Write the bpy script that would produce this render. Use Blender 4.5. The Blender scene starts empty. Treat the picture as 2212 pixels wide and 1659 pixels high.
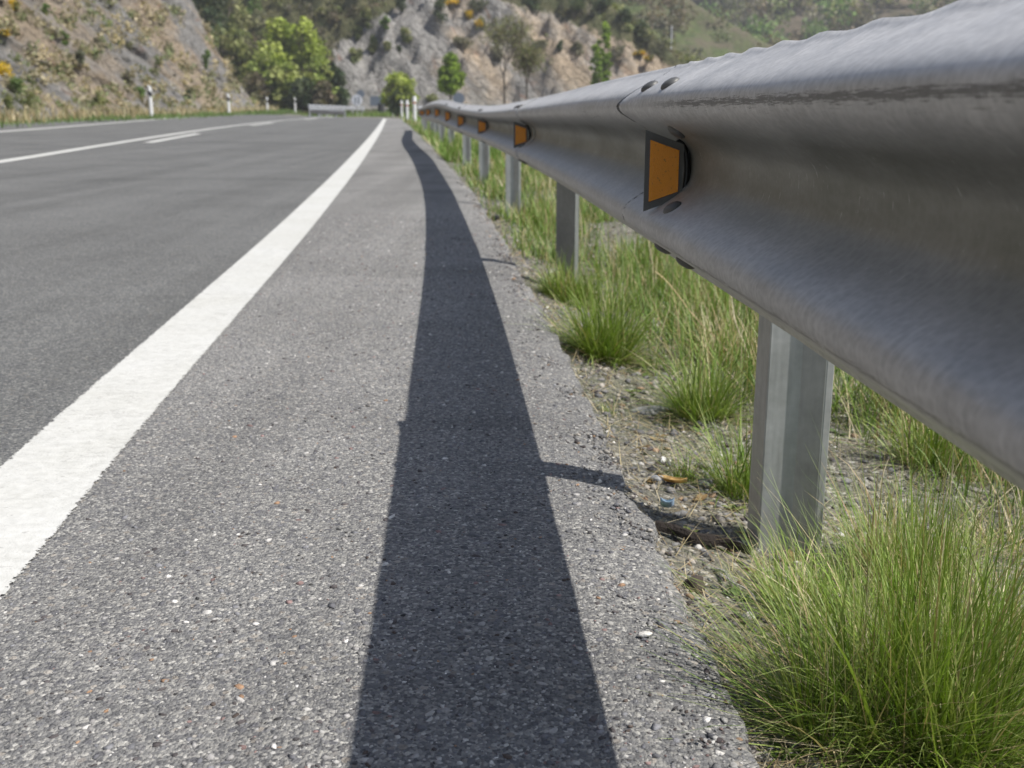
import bpy, math, random
import numpy as np
from mathutils import noise, Vector
random.seed(7); rng = np.random.default_rng(11)
S = bpy.context.scene
# ------------------------------------------------------------------ camera
H = 0.48; FPX = 2350.0; CX = 1106.0; CY = 829.5; YH = 236.0
PITCH = math.atan((CY - YH) / FPX)
cam = bpy.data.cameras.new('camera'); co = bpy.data.objects.new('camera', cam); S.collection.objects.link(co)
cam.sensor_width = 36; cam.lens = 36 * FPX / 2212; cam.clip_start = 0.05; cam.clip_end = 3000
co.location = (0, 0, H); co.rotation_euler = (math.pi / 2 - PITCH, 0, 0)
cam.dof.use_dof = True; cam.dof.focus_distance = 1.08; cam.dof.aperture_fstop = 11
S.camera = co
S.render.resolution_x = 1024; S.render.resolution_y = 768
# ------------------------------------------------------------------ light
SUN = Vector((0.675, -0.21, 1.0)).normalized()
W = bpy.data.worlds.new("World"); S.world = W; W.use_nodes = True
nt = W.node_tree; bg = nt.nodes['Background']
sky = nt.nodes.new('ShaderNodeTexSky'); sky.sky_type = 'NISHITA'; sky.sun_disc = False
sky.sun_elevation = math.asin(SUN.z); sky.sun_rotation = math.atan2(SUN.x, SUN.y)
sky.air_density = 1.0; sky.dust_density = 1.2; sky.ozone_density = 1.0
nt.links.new(sky.outputs[0], bg.inputs[0]); bg.inputs[1].default_value = 0.10
sl = bpy.data.lights.new('sun', 'SUN'); so = bpy.data.objects.new('sun', sl); S.collection.objects.link(so)
sl.energy = 4.7; sl.angle = math.radians(0.53); sl.color = (1.0, 0.955, 0.89)
so.rotation_euler = SUN.to_track_quat('Z', 'Y').to_euler(); so.location = (20, -5, 30)
S.view_settings.view_transform = 'Standard'; S.view_settings.look = 'None'
S.view_settings.exposure = 0.46; S.view_settings.gamma = 1
S.view_settings.use_curve_mapping = False

# ------------------------------------------------------------------ helpers
def link(o, parent=None):
    S.collection.objects.link(o)
    if parent: o.parent = parent
    return o
def tag(o, label=None, cat=None, group=None, kind=None):
    if label: o['label'] = label
    if cat: o['category'] = cat
    if group: o['group'] = group
    if kind: o['kind'] = kind
    return o
def empty(name, loc, rz=0, **k):
    o = bpy.data.objects.new(name, None); o.location = loc; o.rotation_euler = (0, 0, rz); o.empty_display_size = .1
    return tag(link(o), **k)
def mesh(name, V, F, mat, parent=None, smooth=False, col=None, uv=None, mats=None, midx=None):
    me = bpy.data.meshes.new(name)
    V = np.asarray(V, dtype=np.float32).reshape(-1, 3)
    if isinstance(F, np.ndarray):
        n = F.shape[1]; me.vertices.add(len(V)); me.vertices.foreach_set('co', V.ravel())
        me.loops.add(F.size); me.loops.foreach_set('vertex_index', F.astype(np.int32).ravel())
        me.polygons.add(len(F)); me.polygons.foreach_set('loop_start', np.arange(0, F.size, n, dtype=np.int32))
        me.polygons.foreach_set('loop_total', np.full(len(F), n, dtype=np.int32))
    else:
        me.from_pydata(V.tolist(), [], F)
    me.update(calc_edges=True)
    if col is not None:
        a = me.color_attributes.new('Col', 'FLOAT_COLOR', 'POINT')
        c = np.ones((len(V), 4), dtype=np.float32); c[:, :3] = col; a.data.foreach_set('color', c.ravel())
    if uv is not None:
        u = me.uv_layers.new(name='UV'); idx = np.empty(len(me.loops), dtype=np.int32)
        me.loops.foreach_get('vertex_index', idx); u.data.foreach_set('uv', np.asarray(uv, dtype=np.float32)[idx].ravel())
    for m in (mats or [mat]): me.materials.append(m)
    if midx is not None: me.polygons.foreach_set('material_index', np.asarray(midx, dtype=np.int32))
    if smooth: me.polygons.foreach_set('use_smooth', np.ones(len(me.polygons), dtype=bool))
    me.update(); me.validate()
    return link(bpy.data.objects.new(name, me), parent)
def setloc(o, p):
    """move a mesh thing's origin to its base"""
    p = Vector(p); o.data.transform(__import__('mathutils').Matrix.Translation(-p)); o.location = p; return o
def grid_faces(nr, nc):
    i = np.arange(nr - 1)[:, None] * nc + np.arange(nc - 1)[None, :]
    return np.stack([i, i + 1, i + nc + 1, i + nc], -1).reshape(-1, 4)
def curve(tab):
    t = np.array(sorted(tab), float); x = t[:, 0]; y = t[:, 1]; m = np.gradient(y, x)
    def fn(v):
        v = np.asarray(v, float); i = np.clip(np.searchsorted(x, v) - 1, 0, len(x) - 2)
        h = x[i + 1] - x[i]; s = (v - x[i]) / h; sc = np.clip(s, 0, 1)
        r = ((2*sc**3 - 3*sc**2 + 1) * y[i] + (sc**3 - 2*sc**2 + sc) * h * m[i] + (-2*sc**3 + 3*sc**2) * y[i+1] + (sc**3 - sc**2) * h * m[i+1])
        return r + np.where(s < 0, s * h * m[i], 0) + np.where(s > 1, (s - 1) * h * m[i+1], 0)
    return fn
def at(px, py, Y):
    """real position of something seen in direction (px,py) of the survey picture and standing Y metres away"""
    u = (px - CX) / FPX; v = (py - CY) / FPX
    fw = math.cos(PITCH) - v * math.sin(PITCH); dn = math.sin(PITCH) + v * math.cos(PITCH); t = Y / fw
    return Vector((u * t, Y, H - dn * t))
def fbm(x, y, z=0.0, o=4):
    s = 0; a = 1
    for k in range(o):
        s += a * noise.noise(Vector((x, y, z))); x *= 2.03; y *= 2.03; z *= 2.03; a *= .5
    return s
# value-noise for arrays
_perm = rng.random((256, 256))
def vnoise(x, y):
    xi = np.floor(x).astype(int); yi = np.floor(y).astype(int); fx = x - xi; fy = y - yi
    fx = fx*fx*(3-2*fx); fy = fy*fy*(3-2*fy); g = lambda a, b: _perm[a % 256, b % 256]
    return ((g(xi, yi)*(1-fx) + g(xi+1, yi)*fx)*(1-fy) + (g(xi, yi+1)*(1-fx) + g(xi+1, yi+1)*fx)*fy) * 2 - 1
def vfbm(x, y, o=4):
    s = 0; a = 1
    for k in range(o): s = s + a * vnoise(x + 17.3*k, y + 9.1*k); x = x * 2.07; y = y * 2.07; a *= .5
    return s

# ------------------------------------------------------------------ materials
class NT:
    def __init__(s, name):
        s.m = bpy.data.materials.new(name); s.m.use_nodes = True; s.t = s.m.node_tree; s.p = s.t.nodes['Principled BSDF']
        s.out = s.t.nodes['Material Output']
    def n(s, typ, **k):
        nd = s.t.nodes.new('ShaderNode' + typ)
        for a, b in k.items():
            if a.startswith('i_'):
                key = a[2:].replace('_', ' '); nd.inputs[key].default_value = b
            else: setattr(nd, a, b)
        return nd
    def l(s, a, b): s.t.links.new(a, b)
    def tex(s): return s.n('TexCoord').outputs['Object']
    def mapping(s, src, sc=(1, 1, 1), rot=(0, 0, 0), loc=(0, 0, 0)):
        m = s.n('Mapping'); m.inputs['Scale'].default_value = sc; m.inputs['Rotation'].default_value = rot; m.inputs['Location'].default_value = loc
        s.l(src, m.inputs['Vector']); return m.outputs[0]
    def noise(s, src, scale, detail=4, rough=.55, dist=0):
        t = s.n('TexNoise', i_Scale=scale, i_Detail=detail, i_Roughness=rough, i_Distortion=dist); s.l(src, t.inputs['Vector']); return t.outputs['Fac']
    def vor(s, src, scale, feature='F1', out='Distance', rnd=1):
        t = s.n('TexVoronoi', feature=feature, i_Scale=scale, i_Randomness=rnd); s.l(src, t.inputs['Vector']); return t.outputs[out]
    def ramp(s, src, stops, interp='LINEAR'):
        r = s.n('ValToRGB'); r.color_ramp.interpolation = interp; e = r.color_ramp.elements
        while len(e) < len(stops): e.new(.5)
        for k, (p, c) in enumerate(stops):
            e[k].position = p; c = (c, c, c) if not isinstance(c, tuple) else c; e[k].color = (*c, 1)
        s.l(src, r.inputs[0]); return r.outputs[0]
    def mix(s, f, a, b, mode='MIX'):
        m = s.n('Mix', data_type='RGBA', blend_type=mode)
        for sock, v in ((m.inputs['Factor'], f), (m.inputs[6], a), (m.inputs[7], b)):
            if hasattr(v, 'links'): s.l(v, sock)
            else: sock.default_value = (*v, 1) if isinstance(v, tuple) else v
        return m.outputs[2]
    def math(s, op, a, b=0.0):
        m = s.n('Math', operation=op)
        for k, v in enumerate((a, b)):
            if hasattr(v, 'links'): s.l(v, m.inputs[k])
            else: m.inputs[k].default_value = v
        return m.outputs[0]
    def base(s, c):
        if hasattr(c, 'links'): s.l(c, s.p.inputs['Base Color'])
        else: s.p.inputs['Base Color'].default_value = (*c, 1)
        return s
    def bump(s, h, strength=.5, dist=.01):
        b = s.n('Bump', i_Strength=strength, i_Distance=dist); s.l(h, b.inputs['Height']); s.l(b.outputs[0], s.p.inputs['Normal']); return s
    def rough(s, r, spec=.4, metal=0):
        if hasattr(r, 'links'): s.l(r, s.p.inputs['Roughness'])
        else: s.p.inputs['Roughness'].default_value = r
        s.p.inputs['Specular IOR Level'].default_value = spec; s.p.inputs['Metallic'].default_value = metal; return s

def asphalt(name, tone, coarse):
    a = NT(name); P = a.tex()
    cell = a.vor(P, 300, out='Color'); cd = a.vor(P, 300)
    big = a.vor(P, 120, out='Color'); bigd = a.vor(P, 120)
    sep = a.n('SeparateColor'); a.l(cell, sep.inputs[0])
    sepb = a.n('SeparateColor'); a.l(big, sepb.inputs[0])
    t = tone
    g = a.ramp(sep.outputs[0], [(0, (t*.50, t*.50, t*.53)), (.35, (t*.8, t*.8, t*.82)), (.7, (t*1.12, t*1.1, t*1.08)), (.9, (t*1.45, t*1.42, t*1.36)), (1, (t*2.2, t*2.15, t*2.05))])
    gb = a.ramp(sepb.outputs[0], [(0, (t*.5, t*.5, t*.55)), (.5, (t*.85, t*.85, t*.9)), (.85, (t*1.15, t*1.05, t*.95)), (1, (t*1.8, t*1.68, t*1.55))])
    chip = a.math('MULTIPLY', a.math('LESS_THAN', bigd, .45), a.math('GREATER_THAN', sepb.outputs[1], .74 if coarse else .85))
    c = a.mix(chip, g, gb)
    pits = a.math('LESS_THAN', a.noise(P, 170, 3, .6), (.36 if coarse else .31))
    c = a.mix(a.math('MULTIPLY', pits, .8), c, (t*.22, t*.22, t*.24))
    lg = a.noise(P, 1.3, 5, .65); c = a.mix(1.0, c, a.ramp(lg, [(.3, .86), (.7, 1.12)]), 'MULTIPLY')
    st = a.noise(a.mapping(P, (1.6, .05, 1), (0, 0, -.095)), 2.2, 4, .6)
    c = a.mix(1.0, c, a.ramp(st, [(.35, .86), (.6, 1.08)]), 'MULTIPLY')
    sm = a.noise(a.mapping(P, (.22, .5, 1), (0, 0, .25)), 1.3, 6, .65); c = a.mix(1.0, c, a.ramp(sm, [(.36, .80), (.46, 1.0), (.64, 1.0), (.72, 1.08)]), 'MULTIPLY')
    c = a.mix(1.0, c, (1.0, .995, .96) if coarse else (.98, 1.0, .975), 'MULTIPLY')
    a.base(c).rough(.85, .3)
    h = a.math('ADD', a.math('MULTIPLY', cd, -.6), a.math('ADD', a.math('MULTIPLY', a.noise(P, 150, 3, .7), 1.4), a.math('MULTIPLY', bigd, -.5)))
    a.bump(h, .75 if coarse else .6, .005 if coarse else .003); return a.m
M_lane = asphalt('lane_asphalt', .128, False)
M_should = asphalt('shoulder_asphalt', .212, True)

def paint():
    a = NT('road_paint'); P = a.tex()
    n = a.noise(P, 60, 4, .6); crack = a.noise(a.mapping(P, (1.0, 2.6, 1)), 7, 7, .72)
    band = a.math('LESS_THAN', a.math('ABSOLUTE', a.math('SUBTRACT', crack, .5)), .0045)
    patch = a.math('GREATER_THAN', a.noise(P, 4, 3, .6), .56)
    c = a.ramp(n, [(.3, (.50, .50, .475)), (.7, (.60, .60, .575))])
    c = a.mix(a.math('MULTIPLY', a.math('MULTIPLY', band, patch), .6), c, (.3, .29, .28))
    c = a.mix(1.0, c, a.ramp(a.noise(P, 3, 4, .6), [(.3, (.90, .895, .87)), (.7, (1, 1, 1))]), 'MULTIPLY')
    c = a.mix(a.math('MULTIPLY', a.math('GREATER_THAN', a.noise(P, 75, 4, .75), .66), .5), c, (.25, .245, .235))
    a.base(c).rough(.6, .4).bump(a.math('ADD', a.noise(P, 180, 3, .7), a.math('MULTIPLY', band, -1.5)), .5, .002)
    a.l(a.n('Attribute', attribute_name='Col').outputs['Color'], a.n('SeparateColor').inputs[0])
    # worn, ragged rim: the paint is missing where it runs out over the stones
    sp = [x for x in a.t.nodes if x.bl_idname == 'ShaderNodeSeparateColor'][-1]
    rim = sp.outputs[0]; k = a.math('GREATER_THAN', a.math('ADD', a.math('MULTIPLY', rim, 1.0), a.math('MULTIPLY', a.math('SUBTRACT', a.noise(P, 140, 5, .8), .5), 2.4)), .16)
    tr = a.n('BsdfTransparent'); mx = a.n('MixShader'); a.l(k, mx.inputs[0]); a.l(tr.outputs[0], mx.inputs[1]); a.l(a.p.outputs[0], mx.inputs[2]); a.l(mx.outputs[0], a.out.inputs[0])
    return a.m
M_paint = paint()

def soil():
    a = NT('verge_soil'); P = a.tex()
    n = a.noise(P, 9, 6, .65); g = a.vor(P, 120, out='Color'); sp = a.n('SeparateColor'); a.l(g, sp.inputs[0])
    c = a.ramp(n, [(.25, (.085, .078, .066)), (.5, (.15, .14, .12)), (.75, (.235, .22, .19))])
    s_ = a.ramp(sp.outputs[0], [(0, (.08, .08, .08)), (.5, (.2, .18, .15)), (.85, (.34, .31, .26)), (1, (.6, .58, .53))])
    c = a.mix(a.math('MULTIPLY', a.math('GREATER_THAN', a.noise(P, 30, 3, .6), .46), .75), c, s_)
    far = a.noise(P, .35, 5, .65)
    c = a.mix(a.ramp(far, [(.42, 0.), (.62, .65)]), c, (.075, .10, .035))
    a.base(c).rough(.95, .2)
    a.bump(a.math('ADD', a.math('MULTIPLY', a.vor(P, 120), -.6), a.noise(P, 45, 5, .7)), .9, .012); return a.m
M_soil = soil()

def attr_mat(name, rough=.8, spec=.3, bumps=None, trans=0.0, nv=.12, nscale=40):
    a = NT(name); c = a.n('Attribute', attribute_name='Col').outputs['Color']
    P = a.tex(); c = a.mix(1.0, c, a.ramp(a.noise(P, nscale, 3, .6), [(.3, 1 - nv), (.7, 1 + nv)]), 'MULTIPLY')
    a.base(c).rough(rough, spec)
    if bumps: a.bump(a.noise(P, bumps[0], 5, .7), bumps[1], bumps[2])
    if trans:
        t = a.n('BsdfTranslucent'); a.l(a.mix(1.0, c, (1.1, 1.15, .6), 'MULTIPLY'), t.inputs[0]); mx = a.n('MixShader'); mx.inputs[0].default_value = trans
        a.l(a.p.outputs[0], mx.inputs[1]); a.l(t.outputs[0], mx.inputs[2]); a.l(mx.outputs[0], a.out.inputs[0])
    return a.m
M_stone = attr_mat('loose_stone', .85, .3, (260, .6, .003), nv=.25, nscale=160)
M_grass = attr_mat('grass_blade', .5, .35, None, .24, nv=.1)
M_leaf = attr_mat('foliage', .6, .25, None, .3, nv=.15, nscale=3)
M_bark = attr_mat('bark', .9, .2, (30, .6, .02), nv=.25, nscale=8)

def galv(name, base=(.42, .43, .45), metal=.75, r0=.36, scuff=False):
    a = NT(name); U = a.n('TexCoord').outputs['UV']; P = a.tex()
    V = a.mapping(U, (10, 1, 1)) if scuff else P
    fine = a.noise(a.mapping(U, (2300, 16, 9), (0, 0, .012)) if scuff else a.mapping(V, (90, 90, 8)), 1, 3, .6)
    blot = a.noise(V, 9, 6, .65); spang = a.vor(V, 130) if scuff else a.noise(V, 90, 2, .5)
    b = base
    c = a.ramp(blot, [(.25, tuple(x*.76 for x in b)), (.75, tuple(x*1.16 for x in b))])
    c = a.mix(1.0, c, a.ramp(fine, [(.3, .88), (.7, 1.12)]), 'MULTIPLY')
    c = a.mix(1.0, c, a.ramp(spang, [(.25, .92), (.75, 1.07)]), 'MULTIPLY')
    rg = a.ramp(a.math('ADD', a.math('MULTIPLY', blot, .6), a.math('MULTIPLY', fine, .4)), [(.3, r0 - .07), (.7, r0 + .14)])
    mt = metal
    if scuff:
        sx = a.n('SeparateXYZ'); a.l(U, sx.inputs[0]); v = sx.outputs[1]; u = sx.outputs[0]
        wob = a.math('MULTIPLY', a.math('SUBTRACT', a.noise(a.mapping(U, (3, 1, 1)), 1.6, 3, .5), .5), .012)
        def line(v0, w, dens, rag=.55):
            d = a.math('ABSOLUTE', a.math('SUBTRACT', a.math('ADD', v, wob), v0))
            e = a.math('SUBTRACT', 1.0, a.math('DIVIDE', d, w))
            nn = a.noise(a.mapping(U, (300, 420, 1)), 1, 6, .8)
            return a.math('MULTIPLY', a.math('GREATER_THAN', a.math('ADD', a.math('MULTIPLY', e, .9), a.math('MULTIPLY', a.math('SUBTRACT', nn, .5), 3.6)), rag), dens)
        start = a.ramp(u, [(.0, 1.0), (.118, 1.0), (.142, 0.0), (1, 0.0)])     # u is Y/10
        l1 = a.math('MULTIPLY', line(.404, .010, .75), start); l2 = a.math('MULTIPLY', line(.392, .024, .45, 1.15), start)
        l3 = a.math('MULTIPLY', line(.100, .010, .55, .7), start)
        dark = a.math('MAXIMUM', a.math('MAXIMUM', l1, l2), l3)
        scr = a.vor(a.mapping(U, (12, 30, 1), (0, 0, .5)), 1, 'DISTANCE_TO_EDGE'); smask = a.math('MULTIPLY', a.math('LESS_THAN', scr, .006), a.math('GREATER_THAN', a.noise(U, 5, 3), .56))
        smask = a.math('MULTIPLY', smask, a.math('MULTIPLY', a.math('LESS_THAN', a.math('ABSOLUTE', a.math('SUBTRACT', v, .375)), .03), .8))
        dark = a.math('MAXIMUM', dark, smask)
        grime_shade = a.math('MULTIPLY', a.ramp(v, [(.17, 0.), (.25, 1.), (.33, 1.), (.39, 0.)]), a.ramp(a.noise(a.mapping(U, (40, 8, 1)), 1, 5, .65), [(.3, .5), (.7, .9)]))  # olive dust film in the valley, with the valley's shade painted in
        front_shade = a.math('MULTIPLY', a.ramp(v, [(.0, .25), (.11, .45), (.20, .85), (.36, .85), (.41, .25), (.46, 0.)]), a.ramp(a.noise(V, 5, 5, .6), [(.25, .55), (.75, 1.)]))  # shade of the rail front below the crest, put into the colour
        c = a.mix(a.math('MULTIPLY', front_shade, .36), c, (.13, .135, .13))
        lapd = a.math('MULTIPLY', a.math('MULTIPLY', a.math('GREATER_THAN', u, .1545), a.math('LESS_THAN', u, .157)), a.math('GREATER_THAN', a.math('ADD', a.noise(a.mapping(U, (400, 60, 1)), 1, 4, .7), a.ramp(v, [(.36, 0.), (.385, .25), (.425, .25), (.46, 0.)])), .52))
        c = a.mix(lapd, c, (.02, .02, .02))
        c = a.mix(grime_shade, c, (.115, .12, .09))
        c = a.mix(dark, c, (.085, .08, .072))
        # pale rub marks of the rolled sheet
        rub = a.math('GREATER_THAN', a.noise(a.mapping(U, (2600, 24, 1), (0, 0, .02)), 1, 4, .75), .655)
        c = a.mix(a.math('MULTIPLY', rub, .5), c, (.66, .66, .66))
        spots = a.math('GREATER_THAN', a.noise(a.mapping(U, (60, 14, 1)), 1, 2, .5), .76)
        c = a.mix(a.math('MULTIPLY', spots, .45), c, (.1, .1, .09))
        mv = a.math('MULTIPLY', a.math('SUBTRACT', 1.0, dark), metal); a.l(mv, a.p.inputs['Metallic'])
    a.base(c); a.l(rg, a.p.inputs['Roughness'])
    if not scuff: a.p.inputs['Metallic'].default_value = mt
    a.bump(a.math('ADD', a.math('MULTIPLY', fine, .25), a.noise(V, 6, 3, .5)), .2, .003)
    return a.m
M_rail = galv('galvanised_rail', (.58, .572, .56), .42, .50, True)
M_post = galv('galvanised_post', (.42, .43, .42), .35, .45)
M_post_shade = galv('shaded_post', (.25, .26, .255), .4, .45)  # darker copy of the post steel: the second post's shade as colour
M_bolt = galv('bolt_steel', (.12, .12, .115), .3, .5)
def plain(name, c, rough=.5, spec=.4, metal=0, nv=.12, ns=30):
    a = NT(name); P = a.tex(); c2 = a.mix(1.0, c, a.ramp(a.noise(P, ns, 4, .6), [(.3, 1-nv), (.7, 1+nv)]), 'MULTIPLY')
    a.base(c2).rough(rough, spec, metal); return a.m
M_frame = plain('reflector_frame', (.11, .11, .10), .55, .4)
M_black = plain('black_rubber', (.012, .012, .012), .3, .5)
def amber():
    a = NT('amber_reflector'); P = a.tex()
    d = a.noise(P, 260, 3, .6); c = a.ramp(d, [(.28, (.35, .12, .01)), (.38, (.84, .30, .01))])
    c = a.mix(a.math('MULTIPLY', a.math('GREATER_THAN', a.noise(P, 90, 4, .7), .70), .85), c, (.03, .025, .02))
    hx = a.vor(P, 900)
    a.base(c).rough(.25, .6).bump(hx, .4, .001)
    return a.m
M_amber = amber()
M_white = plain('white_plastic', (.78, .78, .77), .45)
M_pale = plain('pale_galvanised', (.46, .47, .50), .5, .4, .25)
M_bandblk = plain('black_band', (.03, .03, .032), .5)
M_orange = plain('orange_panel', (.75, .22, .03), .4)
M_red = plain('red_panel', (.6, .05, .03), .4)
M_sgrey = plain('sign_back', (.16, .19, .24), .5)
M_swhite = plain('sign_white', (.7, .72, .78), .45)
M_wood = plain('weathered_wood', (.22, .19, .16), .85, .2)

def rockmat(name, sc=1.0, rot=.6, warm=.5, veg=True):
    a = NT(name); P = a.tex()
    Q = a.mapping(a.n('TexCoord').outputs['UV'], (sc, sc * rot, 1))
    n1 = a.noise(Q, .42, 8, .66, .6); n2 = a.noise(Q, 3.6, 10, .76, .5); n3 = a.noise(P, 5*sc, 6, .75)
    grey = a.ramp(n2, [(.28, (.14, .13, .12)), (.45, (.27, .26, .245)), (.6, (.39, .375, .35)), (.75, (.62, .59, .54))])
    tan = a.ramp(n2, [(.26, (.21, .17, .13)), (.45, (.40, .32, .23)), (.6, (.54, .43, .31)), (.78, (.68, .61, .50))])
    wm = a.n('SeparateColor'); a.l(a.n('Attribute', attribute_name='Col').outputs['Color'], wm.inputs[0]); n1 = a.math('ADD', n1, a.math('MULTIPLY', a.math('SUBTRACT', wm.outputs[2], .5), .3))
    k = a.ramp(n1, [(.5 - .16*warm - .06, 0.), (.5 - .16*warm + .12, 1.)])
    c = a.mix(k, grey, tan)
    rust = a.ramp(a.noise(Q, 1.7, 5, .6), [(.60, 0.), (.70, .55)]); c = a.mix(rust, c, (.30, .13, .07))
    wq = a.n('VectorMath', operation='ADD'); a.l(Q, wq.inputs[0]); nz = a.n('TexNoise', i_Scale=1.1, i_Detail=6); a.l(Q, nz.inputs['Vector']); a.l(nz.outputs['Color'], wq.inputs[1]); cr = a.vor(wq.outputs[0], 2.2, 'DISTANCE_TO_EDGE'); c = a.mix(a.ramp(cr, [(0, .35), (.05, 0.)]), c, (.08, .075, .07)); c = a.mix(a.ramp(a.noise(Q, 5.5, 6, .8), [(.60, 0.), (.70, .7)]), c, (.09, .08, .07))
    c = a.mix(1.0, c, a.ramp(n3, [(.3, .58), (.7, 1.35)]), 'MULTIPLY')
    if veg:
        at_ = a.n('Attribute', attribute_name='Col'); sp = a.n('SeparateColor'); a.l(at_.outputs['Color'], sp.inputs[0])
        vv = a.math('ADD', sp.outputs[0], a.math('MULTIPLY', a.math('SUBTRACT', a.noise(P, 1.2, 6, .7), .5), 1.1))
        green = a.ramp(a.noise(P, .8, 6, .7), [(.3, (.045, .055, .025)), (.5, (.11, .10, .055)), (.7, (.20, .17, .10))])
        grs = a.ramp(a.noise(P, 1.4, 6, .7), [(.3, (.05, .085, .028)), (.6, (.11, .15, .05)), (.8, (.19, .17, .09))])
        gg = a.mix(sp.outputs[1], green, grs)
        c = a.mix(a.ramp(vv, [(.42, 0.), (.56, 1.)]), c, gg)
    a.base(c).rough(.92, .2)
    a.bump(a.math('ADD', a.math('MULTIPLY', n2, 1.3), a.math('ADD', n3, a.math('MULTIPLY', a.ramp(cr, [(0, 0.), (.1, 1.)]), .4))), .9, .35); return a.m
M_rock_near = rockmat('cut_rock', 1.1, .20, .12)
M_rock_far = rockmat('hill_rock', .62, .42, .05)

# ------------------------------------------------------------------ survey of the road (Y along the road, metres)
ER = curve([(-6, .10), (-2, -.25), (0, -.43), (1.04, -.522), (1.71, -.587), (2.46, -.652), (3.76, -.765), (6.78, -1.05), (14.2, -1.80), (24.4, -2.87), (40, -4.55), (58, -6.5)])
PE0 = curve([(-6, .5), (-2, .29), (0, .215), (.73, .193), (1.28, .165), (2.04, .112), (3.18, .04), (5.76, -.165), (12.6, -.84), (27, -2.36), (46, -4.45), (58, -5.75)])
CL = curve([(-6, -3.1), (0, -3.35), (9.1, -4.2), (12.4, -4.72), (19.9, -5.85), (28.6, -6.95), (37.8, -7.9), (48, -8.7), (60, -9.9), (75, -13.5)])
LL = curve([(-6, -6.2), (0, -6.5), (18.3, -8.35), (25, -9.4), (40, -11.7), (55, -13.3), (67, -14.6), (80, -18.5)])
def roadz(off, y=0.0):      # off = metres to the left of the right edge line; the bend is banked
    return (.0205 + .0003 * max(0.0, float(y) - 18)) * np.clip(off, 0, 9)
# the whole road in a curvilinear frame so that it can swing left past 58 m
def bend(Y):         # extra sideways shift after the tangent
    y = np.maximum(np.asarray(Y, float) - 58, 0); return -y * .12 - .022 * y**2
def eR(Y): return ER(Y) + bend(Y)
def yrows(segs):
    r = []
    for a, b, n in segs: r += list(np.linspace(a, b, n, endpoint=False))
    r.append(segs[-1][1]); return np.array(r)
def strip(name, fl, fr, fz, rows, cols, mat, kind='structure', uvs=False, skirt=None, col=None):
    V = []; t = np.linspace(0, 1, cols); nc = cols
    for y in rows:
        a, b = float(fl(y)), float(fr(y)); x = a + (b - a) * t; z = fz(x, y)
        for k in range(cols): V.append((x[k], y, z[k]))
        if skirt is not None: V.append((x[-1] + .004, y, z[-1] - .012)); V.append((x[-1] + .002, y, skirt))
    if skirt is not None: nc += 2
    o = mesh(name, V, grid_faces(len(rows), nc)[:, ::-1].copy() if False else grid_faces(len(rows), nc), mat, col=None if col is None else np.array([col(k % nc / (nc - 1)) for k in range(len(V))]))
    tag(o, kind=kind); return o
rz = lambda x, y: roadz(eR(y) - x, y)
R1 = yrows([(-6, 0, 12), (0, 4, 80), (4, 12, 60), (12, 30, 50), (30, 58, 40), (58, 84, 40)])
strip('road', lambda y: min(float(LL(y)) - .7, eR(y) - 7.9), lambda y: eR(y) - .06, rz, R1, 24, M_lane)
# paved shoulder with a crumbling edge
def PE(Y):
    Y = np.asarray(Y, float); return PE0(Y) + bend(Y) + .010 * vfbm(Y * 11, Y * 0 + 3.3, 5) + .008 * vfbm(Y * 1.9, Y * 0 + 1.3, 2)
R2 = yrows([(-6, 0, 30), (0, .6, 40), (.6, 2.6, 420), (2.6, 6, 280), (6, 15, 200), (15, 58, 150), (58, 74, 20)])
def shz(x, y):
    e = float(PE(y)); d = np.clip(1 - (e - x) / .10, 0, 1)
    return np.clip(d, 0, 1)**2 * -.015 * (1 + .6 * vnoise(x * 30, np.full_like(x, y * 12)))
strip('shoulder', lambda y: eR(y) - .06, PE, shz, R2, 26, M_should, skirt=-.11)
# painted lines
rim = lambda w: (lambda t: (min(1, min(t, 1 - t) / w),) * 3)
R3 = yrows([(-6, 0, 12), (0, 4, 120), (4, 14, 100), (14, 59, 80)])
wl = lambda y: .138 + .0006 * y
strip('edge_line', lambda y: eR(y) - wl(y) - .005, lambda y: eR(y) + .005, lambda x, y: rz(x, y) + .0022, R3, 41, M_paint, col=rim(.09))
R4 = yrows([(0, 30, 80), (30, 84, 60)])
cl = lambda y: float(CL(min(y, 75))) + (eR(y) - eR(75) if y > 75 else 0)
strip('centre_line', lambda y: cl(y) - .07, lambda y: cl(y) + .07, lambda x, y: rz(x, y) + .004, R4, 7, M_paint, col=rim(.12))
strip('far_edge_line', lambda y: float(LL(y)) - .06, lambda y: float(LL(y)) + .12, lambda x, y: rz(x, y) + .004, R4, 7, M_paint, col=rim(.12))
for k, (a, b) in enumerate([(14.4, 19.4), (28.2, 33.5), (43, 48), (54, 58.5), (64, 68)]):
    strip('lane_dash', lambda y: cl(y) + .25, lambda y: cl(y) + .40, lambda x, y: rz(x, y) + .004, np.linspace(a, b, 14), 5, M_paint, col=rim(.12))

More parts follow.
